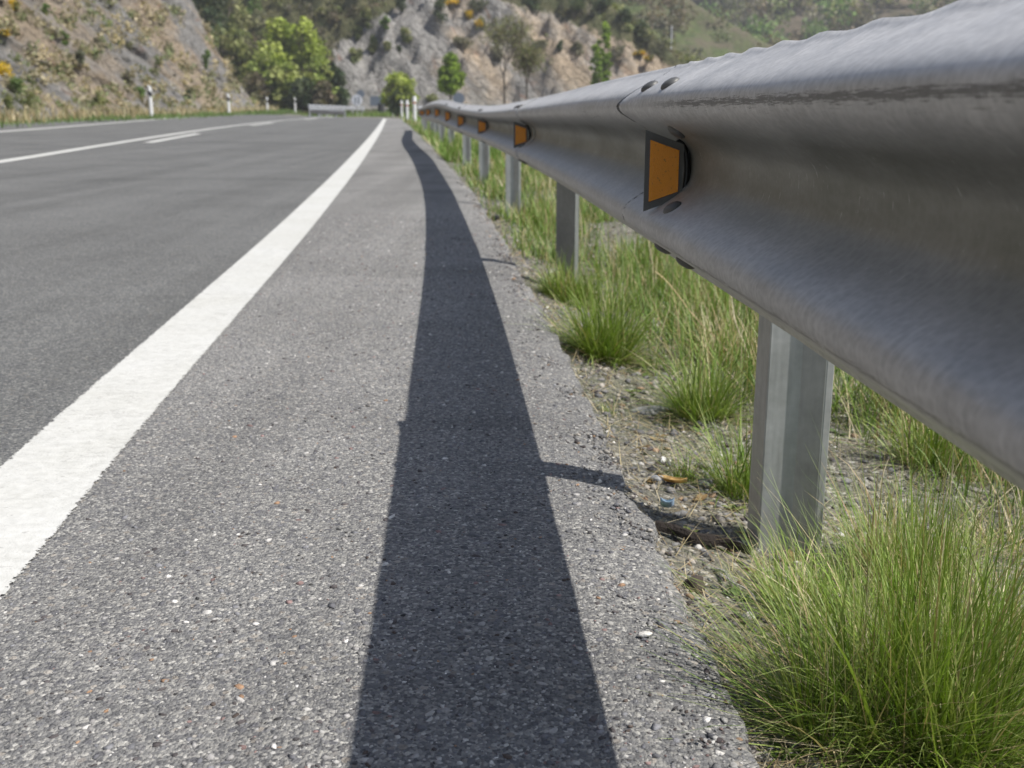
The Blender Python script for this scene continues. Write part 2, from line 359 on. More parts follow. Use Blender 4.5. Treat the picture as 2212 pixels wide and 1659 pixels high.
# ------------------------------------------------------------------ ground
VZ = curve([(-8, -.09), (0, -.09), (1.33, -.092), (2.5, -.10), (4, -.105), (5.8, -.10), (8, -.06), (10.3, -.045), (13, -.035), (20, -.04), (40, -.05), (60, -.04)])
def gz(off, Y):     # off: metres right of the pavement edge (arrays)
    v = VZ(np.minimum(Y, 60)); f = np.interp(off, [0, .03, .12, .22, .38], [.40, .55, .80, .95, 1])
    z = v * f - .04 * np.clip(off - 2, 0, 6) + .013 * vfbm(off * 7, Y * 7, 4) * np.clip(off * 8, 0, 1) + .03 * vfbm(off * 1.1, Y * 1.1, 2) * np.clip(off - .5, 0, 1)
    w = LL(np.minimum(Y, 80)) - PE0(Y) - .5; zl = np.interp(Y, [0, 18, 40, 67, 90], [.08, .06, .14, .20, .1]) - .0 * off
    z = np.where(off < 0, -.075, z); z = np.where(off < w, np.where(off < w - .3, zl, -.05 + (zl + .05) * np.clip((w - off) / .3, 0, 1)), z)
    return z
offs = np.concatenate([[-400, -150, -60, -30, -20, -15], np.arange(-13, -6, .35), [-5, -2, -.3, -.02], np.arange(0, .6, .012), np.arange(.6, 2, .035), np.arange(2, 6, .25), [7, 10, 15, 25, 50, 120, 400]])
rows = np.concatenate([[-300, -60, -20, -8, -3, -1, 0], np.arange(.2, 3, .014), np.arange(3, 8, .05), np.arange(8, 30, .4), np.arange(30, 90, 3), [95, 110, 150, 250, 500, 1200]])
O, Yg = np.meshgrid(offs, rows); Xg = PE0(np.clip(Yg, -6, 58)) + bend(np.clip(Yg, -6, 80)) * 0 + O
Xg += .0 * O; Zg = gz(O, Yg)
gr = mesh('ground', np.stack([Xg, Yg, Zg], -1).reshape(-1, 3), grid_faces(len(rows), len(offs)), M_soil, smooth=True); tag(gr, kind='structure')
def gpt(X, Y): off = X - float(PE0(Y)); return float(gz(np.array([off]), np.array([Y]))[0])
def hit(px, py):
    """where the sight line px,py meets the verge"""
    z = -.1
    for k in range(12):
        u = (px - CX) / FPX; v = (py - CY) / FPX; fw = math.cos(PITCH) - v * math.sin(PITCH); dn = math.sin(PITCH) + v * math.cos(PITCH)
        t = (H - z) / dn; x, y = u * t, fw * t; z = gpt(x, y)
    return Vector((x, y, z))

# ------------------------------------------------------------------ guardrail
RC = curve([(-3, .40), (0, .335), (.64, .311), (1.16, .283), (1.5, .264), (1.95, .238), (2.55, .203), (3.56, .14), (5.34, .013), (8.54, -.255), (11.65, -.555), (15.2, -.905), (18.5, -1.27), (21.8, -1.66), (25, -2.02), (30, -2.47), (36.6, -3.07), (42, -3.6)])
TT = curve([(-3, .09), (.9, .09), (1.35, .087), (1.9, .084), (3.1, .077), (4.35, .061), (6.3, .04), (7.8, .028), (10, .035), (13, .066), (16.5, .13), (19.5, .15), (23, .12), (26, .08), (31, .07), (38, .07)])
DD = curve([(-3, .22), (6, .22), (12, .22), (16, .205), (18.5, .18), (22, .175), (25, .185), (30, .18), (38, .20)])
prof = [(-1, .086), (-.965, .083), (-.93, .075), (-.88, .062), (-.82, .045), (-.76, .026), (-.70, .011), (-.65, .004), (-.60, .001), (-.55, .0), (-.50, .004), (-.44, .014), (-.38, .030), (-.30, .052), (-.22, .070), (-.15, .080), (-.07, .0845), (0, .085)]
top_ = prof[-2::-1]; prof = [(s, d - (.0 * (max(0, -s - .84) / .16) ** 1.2)) for s, d in prof]
prof = prof + [(-s, d + (.10 * max(0, -s - .80) ** 1.3)) for s, d in top_]
pf = curve([(s, d) for s, d in prof])
SS = np.linspace(-1, 1, 61)
RC_, TT_, DD_, K = RC, TT, DD, .71      # the three tables were surveyed 1/K too far out: bring them to scale
RC = lambda y: K * RC_(np.asarray(y) / K); TT = lambda y: K * TT_(np.asarray(y) / K); DD = lambda y: K * DD_(np.asarray(y) / K)
def rail_xyz(y, s, push=0.0):
    half = (float(TT(y)) + float(DD(y))) / 1.68; zc = H + float(TT(y)) - half
    return float(RC(y)) + K * float(pf(s)) - push, zc + half * s
def frame(y, s, push=0.0):
    e = .002; x, z = rail_xyz(y, s, push); x1, z1 = rail_xyz(y, min(s + .01, 1), push); x0, z0 = rail_xyz(y, max(s - .01, -1), push)
    t = Vector((x1 - x0, 0, z1 - z0)).normalized(); xa, za = rail_xyz(y + e, s, push)
    a = Vector((xa - x, e, za - z)).normalized(); n = t.cross(a).normalized()
    if n.x > 0: n = -n
    return Vector((x, y, z)), a, t, n
rail = empty('guardrail', (float(RC(1.33)) + .1, 1.33, -.1), label='long weathered galvanised steel guardrail with amber reflectors along the right of the shoulder', cat='guardrail')
def railpart(name, V, F, mat, **k):
    o = mesh(name, V, F, mat, parent=rail, **k); o.matrix_parent_inverse = __import__('mathutils').Matrix.Translation(-rail.location); return o
joints = [1.385, 3.8, 6.1, 8.4, 10.8, 13.15, 15.5, 17.85, 20.2, 22.6]
ends = [-3.0] + joints + [26.2]
def beam(y0, y1, layer, near):
    n = int((y1 - y0) / (.02 if near else .12)) + 2
    ys = np.linspace(y0, y1, n); V = []; UV = []; th = .0032
    arc = np.concatenate([[0], np.cumsum(np.hypot(np.diff(pf(SS)), np.diff(SS) * .1815))])
    for side in (0, 1):
        for y in ys:
            for k, s in enumerate(SS):
                endf = max(0, 1 - (y1 - y) / .11) if layer else 0
                push = (.0030 * layer) + (endf**2 * (.0 + .013 * math.exp(-((s - .56) / .11) ** 2)) * (1 if near else .4)) - (th if side else 0)
                x, z = rail_xyz(y, s, push)
                if not near and y > y0 + .29: x += .010 * max(0, 1 - (y - y0 - .29) / .16) ** 2 * math.exp(-((s - .56) / .14) ** 2)
                lipf = max(0, (s - .80) / .20); rp = .0
                if near:
                    ph = (y / K * 6.6 + .35 * math.sin(y / K * 3.1)) % 1.0; saw = K * 1.15 * max(0, 1 - math.sqrt((2 * ph - 1)**2 + .015))**1.35
                    fd = 1 - max(0, 1 - (y1 - y) / .11); z += lipf**1.2 * (.0050 * saw - .0025) * fd; x -= lipf * .0045 * saw * fd
                    x += .0006 * float(vnoise(np.array(y * 5.), np.array(s * 3.))) + .0006 * float(vnoise(np.array(y * 19.), np.array(s * 6.)))
                    # scraped, slightly flattened upper crest
                    x += .0015 * math.exp(-((s - .52) / .08)**2) * (1 + float(vnoise(np.array(y * 11.), np.array(s * 20.))))
                V.append((x, y, z)); UV.append((y / 10 if near else .5 + y / 10, arc[k]))
    m = len(SS); F = grid_faces(n, m); off = n * m
    F2 = F[:, ::-1] + off; rim = []
    for i in range(n - 1):
        for k in (0, m - 1):
            a = i * m + k; q = [a, a + m, a + m + off, a + off]; rim.append(q if k == 0 else q[::-1])
    for k in range(m - 1):
        for i in (0, n - 1):
            a = i * m + k; q = [a, a + 1, a + 1 + off, a + off]; rim.append(q if i else q[::-1])
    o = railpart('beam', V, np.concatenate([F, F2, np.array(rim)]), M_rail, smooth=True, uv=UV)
    return o
for k in range(len(ends) - 1):
    y0, y1 = ends[k] - (.12 if k else 0), ends[k + 1] + (.17 if k < len(ends) - 2 else 0)
    b = beam(y0, y1, len(ends) - 2 - k if k < 1 else (1 if k % 2 else 0), k == 0) if False else beam(y0, y1, 1 if k % 2 == 0 else 0, k == 0)
    if k == 0: b['label'] = 'nearest rail section, scuffed dark along its upper fold'
# lap order: the nearer beam always lies over the further one
# bolts
def dome(y, s, layer, r=.0122, h=.0052, long=1.25, flip=False, name='bolt', mat=None, sub=None):
    p, a, t, n = frame(y, s, .0036 * layer + .0008); V = [tuple(p + n * h)]; F = []; rings = [(.45, .93), (.8, .62), (1.0, .12), (1.0, -.2)]; N = 14
    for q, (rr, hh) in enumerate(rings):
        for i in range(N):
            w = 2 * math.pi * i / N; V.append(tuple(p + a * (math.cos(w) * r * rr * long) + t * (math.sin(w) * r * rr) + n * (h * hh)))
    for i in range(N): F.append((0, 1 + i, 1 + (i + 1) % N))
    for q in range(3):
        for i in range(N): b = 1 + q * N; F.append((b + i, b + N + i, b + N + (i + 1) % N, b + (i + 1) % N))
    return railpart(name, V, F, mat or M_bolt, smooth=True)
for j, yj in enumerate(joints[:5]):
    lay = 1
    for s, ys in ((.765, (-.05, .085)), (.33, (-.04,)), (-.36, (-.06,)), (-.80, (-.135, .0))):
        for dy in ys: dome(yj + dy, s, lay)
# reflectors
def reflector(yj):
    p, a, t, n = frame(yj, 0); x0 = float(RC(yj)) - .003; half = (float(TT(yj)) + float(DD(yj))) / 1.68; zc = p.z - .006
    def plate(ins, y, dx0, dx1, h0, h1):
        ins *= K; dx0 *= K; dx1 *= K; h0 *= K; h1 *= K; return [(x0 + dx0 + ins, y, zc - h0 + ins * 2.0), (x0 + dx1 - ins, y, zc - h1 + ins * 1.2), (x0 + dx1 - ins, y, zc + h1 - ins * 1.2), (x0 + dx0 + ins, y, zc + h0 - ins * 2.0)]
    k = half / .1815 / K; A = plate(0, yj, 0, .068, .071 * k, .046 * k); B = plate(0, yj + .004, 0, .068, .071 * k, .046 * k)
    fr = railpart('reflector', A + B, [(0, 1, 2, 3), (7, 6, 5, 4), (0, 4, 5, 1), (1, 5, 6, 2), (2, 6, 7, 3), (3, 7, 4, 0)], M_frame)
    A = plate(.0085, yj - .0018, 0, .068, .071 * k, .046 * k); B = plate(.0085, yj + .001, 0, .068, .071 * k, .046 * k)
    mesh('amber_panel', A + B, [(0, 1, 2, 3), (7, 6, 5, 4), (0, 4, 5, 1), (1, 5, 6, 2), (2, 6, 7, 3), (3, 7, 4, 0)], M_amber, parent=fr)
    V = []; N = 12; F = []      # rubber bracket curling behind the plate into the valley
    for i in range(N + 1):
        w = math.pi * (i / N - .5); V += [(x0 + K * (.060 + .021 * math.cos(w)), yj + .006, zc + K * .055 * k * math.sin(w)), (x0 + K * (.060 + .021 * math.cos(w)), yj + .035, zc + K * .050 * k * math.sin(w)),
              (x0 + K * (.056 + .016 * math.cos(w)), yj + .035, zc + K * .05 * k * math.sin(w)), (x0 + K * (.056 + .016 * math.cos(w)), yj + .006, zc + K * .05 * k * math.sin(w))]
    for i in range(N):
        b = i * 4
        for q in range(4): F.append((b + q, b + (q + 1) % 4, b + 4 + (q + 1) % 4, b + 4 + q))
    mesh('bracket', V, F, M_black, parent=fr, smooth=True)
for yj in joints: reflector(yj)
# posts: folded steel sections
def post(y, X, kind):
    z0 = -.45; z1 = H - .02 * K; th = .0045
    if kind == 0: pl = [(-.003, .06), (0, .0), (.040, .0), (.067, -.013), (.077, -.012)]
    else: pl = [(.0, 0), (.058, -.052), (.074, .014), (.070, .018)]
    L = [Vector((px, py)) for px, py in pl]; inner = []
    for i in range(len(L)):
        d = (L[min(i + 1, len(L) - 1)] - L[max(i - 1, 0)]).normalized(); nn = Vector((-d.y, d.x)); inner.append(L[i] + nn * th)
    ring = L + inner[::-1]; n = len(ring); zs = [z0, z1]; V = [(X + q.x, y + q.y, z) for z in zs for q in ring]
    F = [(i, (i + 1) % n, n + (i + 1) % n, n + i) for i in range(n)]
    F += [(i, i + 1, n - 2 - i, n - 1 - i) for i in range(len(L) - 1)] + [(n + n - 1 - i, n + n - 2 - i, n + i + 1, n + i) for i in range(len(L) - 1)]
    o = railpart('post', V, F, M_post if kind == 0 else M_post_shade)
    bm = o.modifiers.new('b', 'BEVEL'); bm.width = .0015; bm.segments = 2; bm.limit_method = 'ANGLE'; bm.angle_limit = math.radians(20)
    return o
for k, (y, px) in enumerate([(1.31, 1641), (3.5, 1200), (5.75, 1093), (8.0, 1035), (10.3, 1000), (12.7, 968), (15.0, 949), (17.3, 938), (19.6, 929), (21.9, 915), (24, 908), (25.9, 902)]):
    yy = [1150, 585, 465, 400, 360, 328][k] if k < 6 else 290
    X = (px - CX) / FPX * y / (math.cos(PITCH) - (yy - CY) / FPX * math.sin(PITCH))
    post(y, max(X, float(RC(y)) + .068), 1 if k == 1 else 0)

# ------------------------------------------------------------------ loose stones
ICO_V = None
def ico():
    import bmesh
    bm = bmesh.new(); bmesh.ops.create_icosphere(bm, subdivisions=1, radius=1)
    v = np.array([x.co[:] for x in bm.verts]); f = np.array([[w.index for w in x.verts] for x in bm.faces]); bm.free(); return v, f
IV, IF = ico()
def stones(name, P, size, flat, cols, mat=None, jit=.42):
    n = len(P); V = np.repeat(IV[None], n, 0) * (1 + jit * (rng.random((n, len(IV), 1)) * 2 - 1))
    sc = np.stack([size * rng.uniform(.7, 1.5, n), size * rng.uniform(.6, 1.1, n), size * flat], -1)
    V = V * sc[:, None, :]; a = rng.uniform(0, 6.28, n); c, s = np.cos(a)[:, None], np.sin(a)[:, None]
    tl = rng.uniform(-.35, .35, (n, 1)); x = V[..., 0] * c - V[..., 1] * s; y = V[..., 0] * s + V[..., 1] * c; z = V[..., 2] + x * tl
    V = np.stack([x, y, z], -1) + P[:, None, :]
    F = (IF[None] + np.arange(n)[:, None, None] * len(IV)).reshape(-1, 3)
    return mesh(name, V.reshape(-1, 3), F, mat or M_stone, col=np.repeat(cols, len(IV), 0), smooth=False)
def pick(pal, n, w=None):
    pal = np.array(pal); i = rng.choice(len(pal), n, p=None if w is None else np.array(w) / sum(w)); return pal[i] * rng.uniform(.75, 1.25, (n, 1))
pal_s = [(.13, .13, .14), (.19, .19, .20), (.30, .29, .28), (.40, .39, .37), (.6, .58, .55), (.30, .19, .12), (.09, .08, .08), (.22, .15, .14)]
# stones bedded in the shoulder surface
n = 21000; Yr = .62 + (rng.random(n) ** 1.9) * 4.6; tt = rng.random(n); Xs = ER(Yr) + .01 + tt * (PE0(Yr) - ER(Yr) - .02)
keep = (tt ** .5 + .25 > rng.random(n)); Yr, Xs = Yr[keep], Xs[keep]; n = len(Yr)
sz = .0010 + .0034 * rng.random(n) ** 6 + .0003 * Yr
Ps = np.stack([Xs, Yr, np.full(n, -.0002) - sz * .05 - .012 * np.clip(1 - (PE0(Yr) - Xs) / .10, 0, 1)**2], -1)
o = stones('shoulder_chippings', Ps, sz, rng.uniform(.3, .6, n), pick(pal_s, n, [3, 5, 6, 5, .8, .45, 3.5, .9])); tag(o, kind='stuff', label='small stone chippings set in the coarse shoulder asphalt', cat='gravel')
n = 620; cc_ = rng.integers(0, 420, n); cy = .65 + rng.random(420) ** 1.5 * 3.6; cx = rng.random(420) ** .6
Yr = cy[cc_] + rng.normal(0, .008, n); Xs = ER(Yr) + .02 + (PE0(Yr) - ER(Yr) - .03) * cx[cc_] + rng.normal(0, .007, n)
o = stones('pit_crumbs', np.stack([Xs, Yr, np.full(n, .0001)], -1), .0010 + .0018 * rng.random(n) ** 2 + .0003 * Yr, rng.uniform(.3, .6, n), pick([(.045, .045, .045), (.07, .065, .065), (.09, .07, .06)], n)); tag(o, kind='stuff', label='dark crumbs added in small clusters for the dark pits of the shoulder', cat='gravel')  # dark crumbs added to stand in for pits in the surface
# gravel over the verge soil
n = 26000; Yr = .6 + rng.random(n) ** 1.7 * 7; of = np.abs(rng.normal(0, .28, n)) + .0; of = np.where(rng.random(n) < .3, rng.random(n) * 1.6, of); of = np.where(rng.random(n) < .16, rng.normal(0, .022, n), of)
Xs = PE0(Yr) + of; Zs = np.where(of < 0, -.016 * np.clip(1 + of / .10, 0, 1)**2, gz(of, Yr)); sz = .0015 + .0068 * rng.random(n) ** 5 * np.where(of < .05, .5, 1) + .0004 * Yr
o = stones('gravel', np.stack([Xs, Yr, Zs + sz * .15], -1), sz, rng.uniform(.4, .8, n), pick([(.13, .13, .13), (.19, .185, .18), (.25, .235, .21), (.35, .32, .28), (.58, .56, .52), (.25, .17, .11), (.07, .06, .06)], n, [4, 5, 5, 2, .5, .9, 2.5]))
tag(o, kind='stuff', label='loose grey and tan gravel over the verge soil', cat='gravel')

# ------------------------------------------------------------------ grass
def blades(B, az, L, lean, droop, w, col, tipcol, seg=5):
    """B base points (n,3); blade leans lean (0 up..1 flat) and droops"""
    n = len(B); t = np.linspace(0, 1, seg + 1)[None, :, None]
    dh = np.stack([np.cos(az), np.sin(az), np.zeros(n)], -1)[:, None, :]; up = np.array([0, 0, 1.])[None, None, :]
    L = L[:, None, None]; ln = lean[:, None, None]; dr = droop[:, None, None]
    th = ln * 1.25 + dr * t ** 1.4        # running angle from vertical
    ds = L / seg; sx = np.cumsum(np.sin(th) * ds, 1) - np.sin(th) * ds; sz_ = np.cumsum(np.cos(th) * ds, 1) - np.cos(th) * ds
    C = B[:, None, :] + dh * sx + up * sz_
    tw = rng.uniform(-.6, .6, n); sd = np.stack([-np.sin(az + tw), np.cos(az + tw), np.zeros(n)], -1)[:, None, :]
    ww = w[:, None, None] * (1 - t ** 1.5 * .93) * .5
    V = np.stack([C - sd * ww, C + sd * ww], 2).reshape(-1, 3)
    m = (seg + 1) * 2; i = np.arange(seg)[None, :] * 2 + np.arange(n)[:, None] * m
    F = np.stack([i, i + 1, i + 3, i + 2], -1).reshape(-1, 4)
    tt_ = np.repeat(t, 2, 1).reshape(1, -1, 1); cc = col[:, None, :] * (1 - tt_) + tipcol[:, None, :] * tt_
    return V, F, cc.reshape(-1, 3)
GREEN = [(.09, .17, .02), (.13, .23, .03), (.19, .29, .05), (.11, .20, .035), (.27, .34, .11), (.20, .27, .08)]
STRAW = [(.50, .42, .24), (.42, .33, .19), (.58, .50, .34), (.33, .25, .14)]
def tuft(px, py, R, n, L, label, straw=.14, spread=1.0, dirx=0.0, wid=.0015, base=None, group='grass tufts on the verge', ring=.0):
    c = base or hit(px, py); c = Vector(c)
    r = R * np.sqrt(rng.random(n)); a = rng.uniform(0, 6.283, n); bx = c.x + r * np.cos(a); by = c.y + r * np.sin(a)
    bz = gz(bx - PE0(by), by) - .004; B = np.stack([bx, by, bz], -1)
    az = a + rng.normal(0, 1.1, n); rr = r / R; hub = rng.integers(0, 9, n); az = az + rng.normal(0, .5, 9)[hub]
    # wind and light bend the clump a little to one side
    dx = np.cos(az) + dirx; dy = np.sin(az); az = np.arctan2(dy, dx)
    lean = np.clip(rng.normal(.34, .30, n) * spread + .35 * rr * spread + rng.normal(0, .15, 9)[hub], 0, 1.2); Ls = L * (rng.beta(2.2, 1.6, n) * .95 + .15) * (1 - .12 * lean) * rng.uniform(.8, 1.1, 9)[hub]
    droop = rng.normal(.38, .38, n) + .1
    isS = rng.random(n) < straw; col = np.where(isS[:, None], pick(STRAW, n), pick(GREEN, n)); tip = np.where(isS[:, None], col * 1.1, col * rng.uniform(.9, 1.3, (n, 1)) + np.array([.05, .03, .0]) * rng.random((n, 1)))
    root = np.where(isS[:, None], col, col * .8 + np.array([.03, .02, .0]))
    fl = (rng.random(n) < .10); lean = np.where(fl, rng.uniform(.95, 1.25, n), lean); droop = np.where(fl, rng.uniform(-.1, .3, n), droop)
    dead = fl & (rng.random(n) < .7); dc = pick(STRAW, n) * .8; root = np.where(dead[:, None], dc, root); tip = np.where(dead[:, None], dc, tip)
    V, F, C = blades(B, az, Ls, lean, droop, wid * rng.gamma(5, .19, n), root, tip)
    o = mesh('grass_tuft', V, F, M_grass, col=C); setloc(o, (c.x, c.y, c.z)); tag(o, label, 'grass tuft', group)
    # dead thatch round the foot
    return o
tuft(2010, 1620, .065, 3300, .29, 'big green tuft filling the bottom right corner of the verge', .13, 1.25, -.1)
tuft(1800, 1600, .045, 900, .23, 'spreading tuft with long blades over the shoulder edge at the very bottom', .15, 1.25, -.5)
tuft(1745, 1320, .05, 700, .13, 'wide tuft right at the foot of the nearest guardrail post', .16, 1.15, -.25)
tuft(1960, 1260, .06, 1300, .16, 'straw-streaked tuft just right of the nearest guardrail post', .3, 1.0, .1)
tuft(2180, 1420, .06, 900, .16, 'pale tuft at the right border above the big corner tuft', .32, 1.0, .1)
tuft(1305, 775, .06, 1700, .25, 'bushy tuft leaning over the shoulder edge by the second post', .06, 1.3, -.2, .0024)
tuft(1520, 905, .045, 900, .21, 'bright tuft standing left of the dry straw clump', .10, 1.0, -.1, .002)
tuft(1478, 1040, .02, 150, .085, 'small isolated tuft beside the yellow leaf', .08, 1.0, 0, .0014)
tuft(2010, 1005, .05, 700, .19, 'tuft growing behind the guardrail right of the nearest post', .12, 1.1, 0, .002)
tuft(1605, 1070, .04, 480, .17, 'green tuft just left of and behind the nearest post', .10, 1.0, -.15, .0018)
tuft(1232, 652, .07, 1300, .17, 'low tuft at the foot of the second guardrail post', .12, 1.1, 0, .003)
tuft(1590, 790, .06, 380, .20, 'dry straw clump seen left of the nearest post', .93, .9, 0, .0026)
tuft(1315, 895, .012, 50, .05, 'tiny sprig on the crack along the shoulder edge', .1, 1, 0, .0018)
tuft(2190, 1190, .05, 260, .12, 'thin dry tuft on bare soil under the rail at the right', .6, 1.2, 0, .0016)
# grass of the verge and along the rail further off
def meadow():
    Vs, Fs, Cs = [], [], []; k = 0
    def add(B, L, straw, w, seg=3):
        nonlocal k
        n = len(B); isS = rng.random(n) < straw; col = np.where(isS[:, None], pick(STRAW, n), pick(GREEN, n))
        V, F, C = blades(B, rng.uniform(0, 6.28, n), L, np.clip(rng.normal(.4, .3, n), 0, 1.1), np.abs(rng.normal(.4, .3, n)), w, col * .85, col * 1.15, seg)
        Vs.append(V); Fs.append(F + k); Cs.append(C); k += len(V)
    # clumps
    def clumps(nc, ylo, yhi, olo, ohi, per, L, straw=.18, wk=.0007, rad=.07, pw=1.5):
        Yc = ylo + (yhi - ylo) * rng.random(nc) ** pw; Oc = olo + (ohi - olo) * rng.random(nc)
        d = vfbm(Oc * 1.3 + 5, Yc * .8, 3); kp = d > -.25; Yc, Oc = Yc[kp], Oc[kp]; m = len(Yc) * per
        Yb = np.repeat(Yc, per) + rng.normal(0, rad, m); Ob = np.clip(np.repeat(Oc, per) + rng.normal(0, rad, m), .03, 99)
        B = np.stack([PE0(Yb) + Ob, Yb, gz(Ob, Yb) - .004], -1); add(B, L * rng.uniform(.4, 1.1, m), straw, (.0012 + wk * Yb) * rng.uniform(.7, 1.3, m))
    clumps(440, 2.0, 6.2, .30, 2.8, 85, .19, .26, .0007, .07)
    clumps(150, 1.5, 2.6, .55, 1.9, 60, .12, .4)
    clumps(140, .7, 2.0, .50, 1.6, 25, .06, .6, .0004)
    clumps(760, 5.5, 14, .24, 5, 50, .17, .3, .0008, .12, 1.2)
    clumps(110, 3.2, 14, .12, .28, 40, .11, .15, .0008, .06, 1.2)
    clumps(1000, 12, 32, .18, 12, 34, .22, .3, .0009, .2)
    clumps(120, 11, 27, .06, .5, 60, .24, .1, .0009, .12)
    clumps(500, 27, 70, .05, 16, 30, .25, .2, .0009, .4)
    o = mesh('grass', np.concatenate(Vs), np.concatenate(Fs), M_grass, col=np.concatenate(Cs)); tag(o, 'rough green and straw grass covering the verge behind the guardrail', 'grass', kind='stuff')
meadow()
def thatch():
    n = 5600; Y = .7 + rng.random(n) ** 1.6 * 5; of = np.abs(rng.normal(.12, .28, n)) + .0; B = np.stack([PE0(Y) + of, Y, gz(of, Y) + .003], -1)
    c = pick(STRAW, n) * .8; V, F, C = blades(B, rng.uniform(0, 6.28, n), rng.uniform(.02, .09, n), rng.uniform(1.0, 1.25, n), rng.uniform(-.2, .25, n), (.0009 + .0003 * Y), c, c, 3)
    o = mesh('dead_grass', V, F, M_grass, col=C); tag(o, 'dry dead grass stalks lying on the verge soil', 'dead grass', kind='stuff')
thatch()
def weeds():
    Vs, Fs, Cs = [], [], []; k = 0
    for i in range(150):
        Y = .75 + 4.5 * rng.random() ** 1.5; of = .04 + abs(rng.normal(0, .35)); x = float(PE0(Y)) + of; z = gpt(x, Y); m = int(rng.integers(4, 9)); c0 = pick([(.12, .19, .04), (.17, .22, .06), (.22, .15, .07), (.10, .15, .05)], 1)[0]
        for j in range(m):
            a = rng.uniform(0, 6.28); L = rng.uniform(.008, .024); w = L * .28; lift = rng.uniform(.1, .7); d = np.array([math.cos(a), math.sin(a), lift]); n_ = np.array([-math.sin(a), math.cos(a), 0]); o_ = np.array([x, Y, z])
            V = [o_, o_ + d * L * .5 + n_ * w, o_ + d * L * .5 - n_ * w, o_ + d * L * [1, 1, .7], o_ + d * L * .5 - [0, 0, w * .4]]; Vs.append(np.array(V)); Fs.append(np.array([[0, 4, 1], [0, 2, 4], [4, 3, 1], [4, 2, 3]]) + k); k += 5; Cs.append(np.tile(c0 * rng.uniform(.8, 1.2), (5, 1)))
    o = mesh('weeds', np.concatenate(Vs), np.concatenate(Fs), M_grass, col=np.concatenate(Cs)); tag(o, 'tiny low broad-leaved weeds on the verge soil', 'weeds', kind='stuff')
weeds()
def stalk(name, p0, p1, w, col, label, cat, sag=.01):
    """one thin bent stalk from p0 to p1"""
    V = []; F = []; N = 10; p0, p1 = Vector(p0), Vector(p1)
    for i in range(N + 1):
        t = i / N; c = p0.lerp(p1, t) + Vector((0, 0, sag * math.sin(math.pi * t))) + Vector((.004 * math.sin(t * 9), 0, .003 * math.cos(t * 7)))
        r = w * (1 - .7 * t)
        for q in range(5): a = 2 * math.pi * q / 5; V.append((c.x + r * math.cos(a), c.y + r * .5 * math.sin(a), c.z + r * math.sin(a)))
    for i in range(N):
        for q in range(5): F.append((i * 5 + q, i * 5 + (q + 1) % 5, (i + 1) * 5 + (q + 1) % 5, (i + 1) * 5 + q))
    o = mesh(name, V, F, M_bark, col=np.tile(col, (len(V), 1))); setloc(o, p0); return tag(o, label, cat)
g = hit(1600, 800)
stalk('straw_stalk', g, g + Vector((-.19, .1, .21)), .0022, (.55, .42, .24), 'long straw stalk leaning left out of the dry clump', 'stalk')
stalk('straw_stalk', g + Vector((.02, 0, 0)), g + Vector((-.04, .03, .20)), .0024, (.62, .54, .38), 'short upright straw stalk beside the longer leaning one', 'stalk')
g = hit(1545, 1235); stalk('twig', g, g + Vector((.02, -.12, .015)), .0022, (.30, .29, .27), 'thin grey twig on the gravel left of the nearest post', 'twig')

# ------------------------------------------------------------------ things lying on the verge
def slab(name, c, sx, sy, sz, rot, colr, label, cat, seed=0, tilt=.1, mat=None, group=None):
    import bmesh
    bm = bmesh.new(); bmesh.ops.create_icosphere(bm, subdivisions=3, radius=1); V = []
    for v in bm.verts:
        p = v.co.copy(); k = 1 + .35 * noise.noise(p * 1.3 + Vector((seed * 7, 0, 0))) + .12 * noise.noise(p * 4 + Vector((seed, 3, 0))); p *= k
        p.z = math.copysign(abs(p.z) ** .6, p.z) * sz; p.x *= sx; p.y *= sy; p.z += p.x * tilt
        cr, sr = math.cos(rot), math.sin(rot); V.append((p.x * cr - p.y * sr, p.x * sr + p.y * cr, p.z))
    F = [[w.index for w in f.verts] for f in bm.faces]; bm.free()
    o = mesh(name, V, F, mat or M_stone, smooth=True, col=np.tile(colr, (len(V), 1))); o.location = c; return tag(o, label, cat, group)
U = Vector((0, 0, 1))
slab('stone', hit(1402, 895) + U * .008, .036, .020, .007, .2, (.36, .355, .34), 'flat pale grey stone between the small sprig and the bright tuft', 'stone', 1)
slab('stone', hit(1190, 634) + U * .008, .055, .05, .014, .1, (.52, .42, .29), 'flat tan stone at the shoulder edge below the second post', 'stone', 2)
slab('stone', hit(1420, 1043) + U * .005, .010, .008, .007, .2, (.32, .33, .34), 'small grey stone touching the tip of the yellow leaf', 'stone', 3)
slab('stone', hit(1522, 1055) + U * .008, .012, .009, .008, .4, (.20, .205, .21), 'rounded dark grey stone right of the yellow leaf', 'stone', 4)
slab('stone', hit(1432, 1000) + U * .004, .009, .004, .006, 1.3, (.75, .74, .71), 'little white pebble left of the small isolated tuft', 'stone', 5)
slab('stone', at(1440, 1395, .93) * 1 + U * 0, .007, .004, .002, .1, (.60, .58, .54), 'white chip lying on the shoulder near its crumbled edge', 'stone', 6).location = (.1245, .935, .001)
slab('stone', hit(1500, 1275) + U * .006, .012, .010, .010, .6, (.07, .055, .045), 'dark brown clod on the gravel at the shoulder edge', 'stone', 8)
slab('stone', hit(1070, 478) + U * .012, .022, .022, .018, .3, (.03, .03, .03), 'black lump at the shoulder edge before the third post', 'stone', 9)
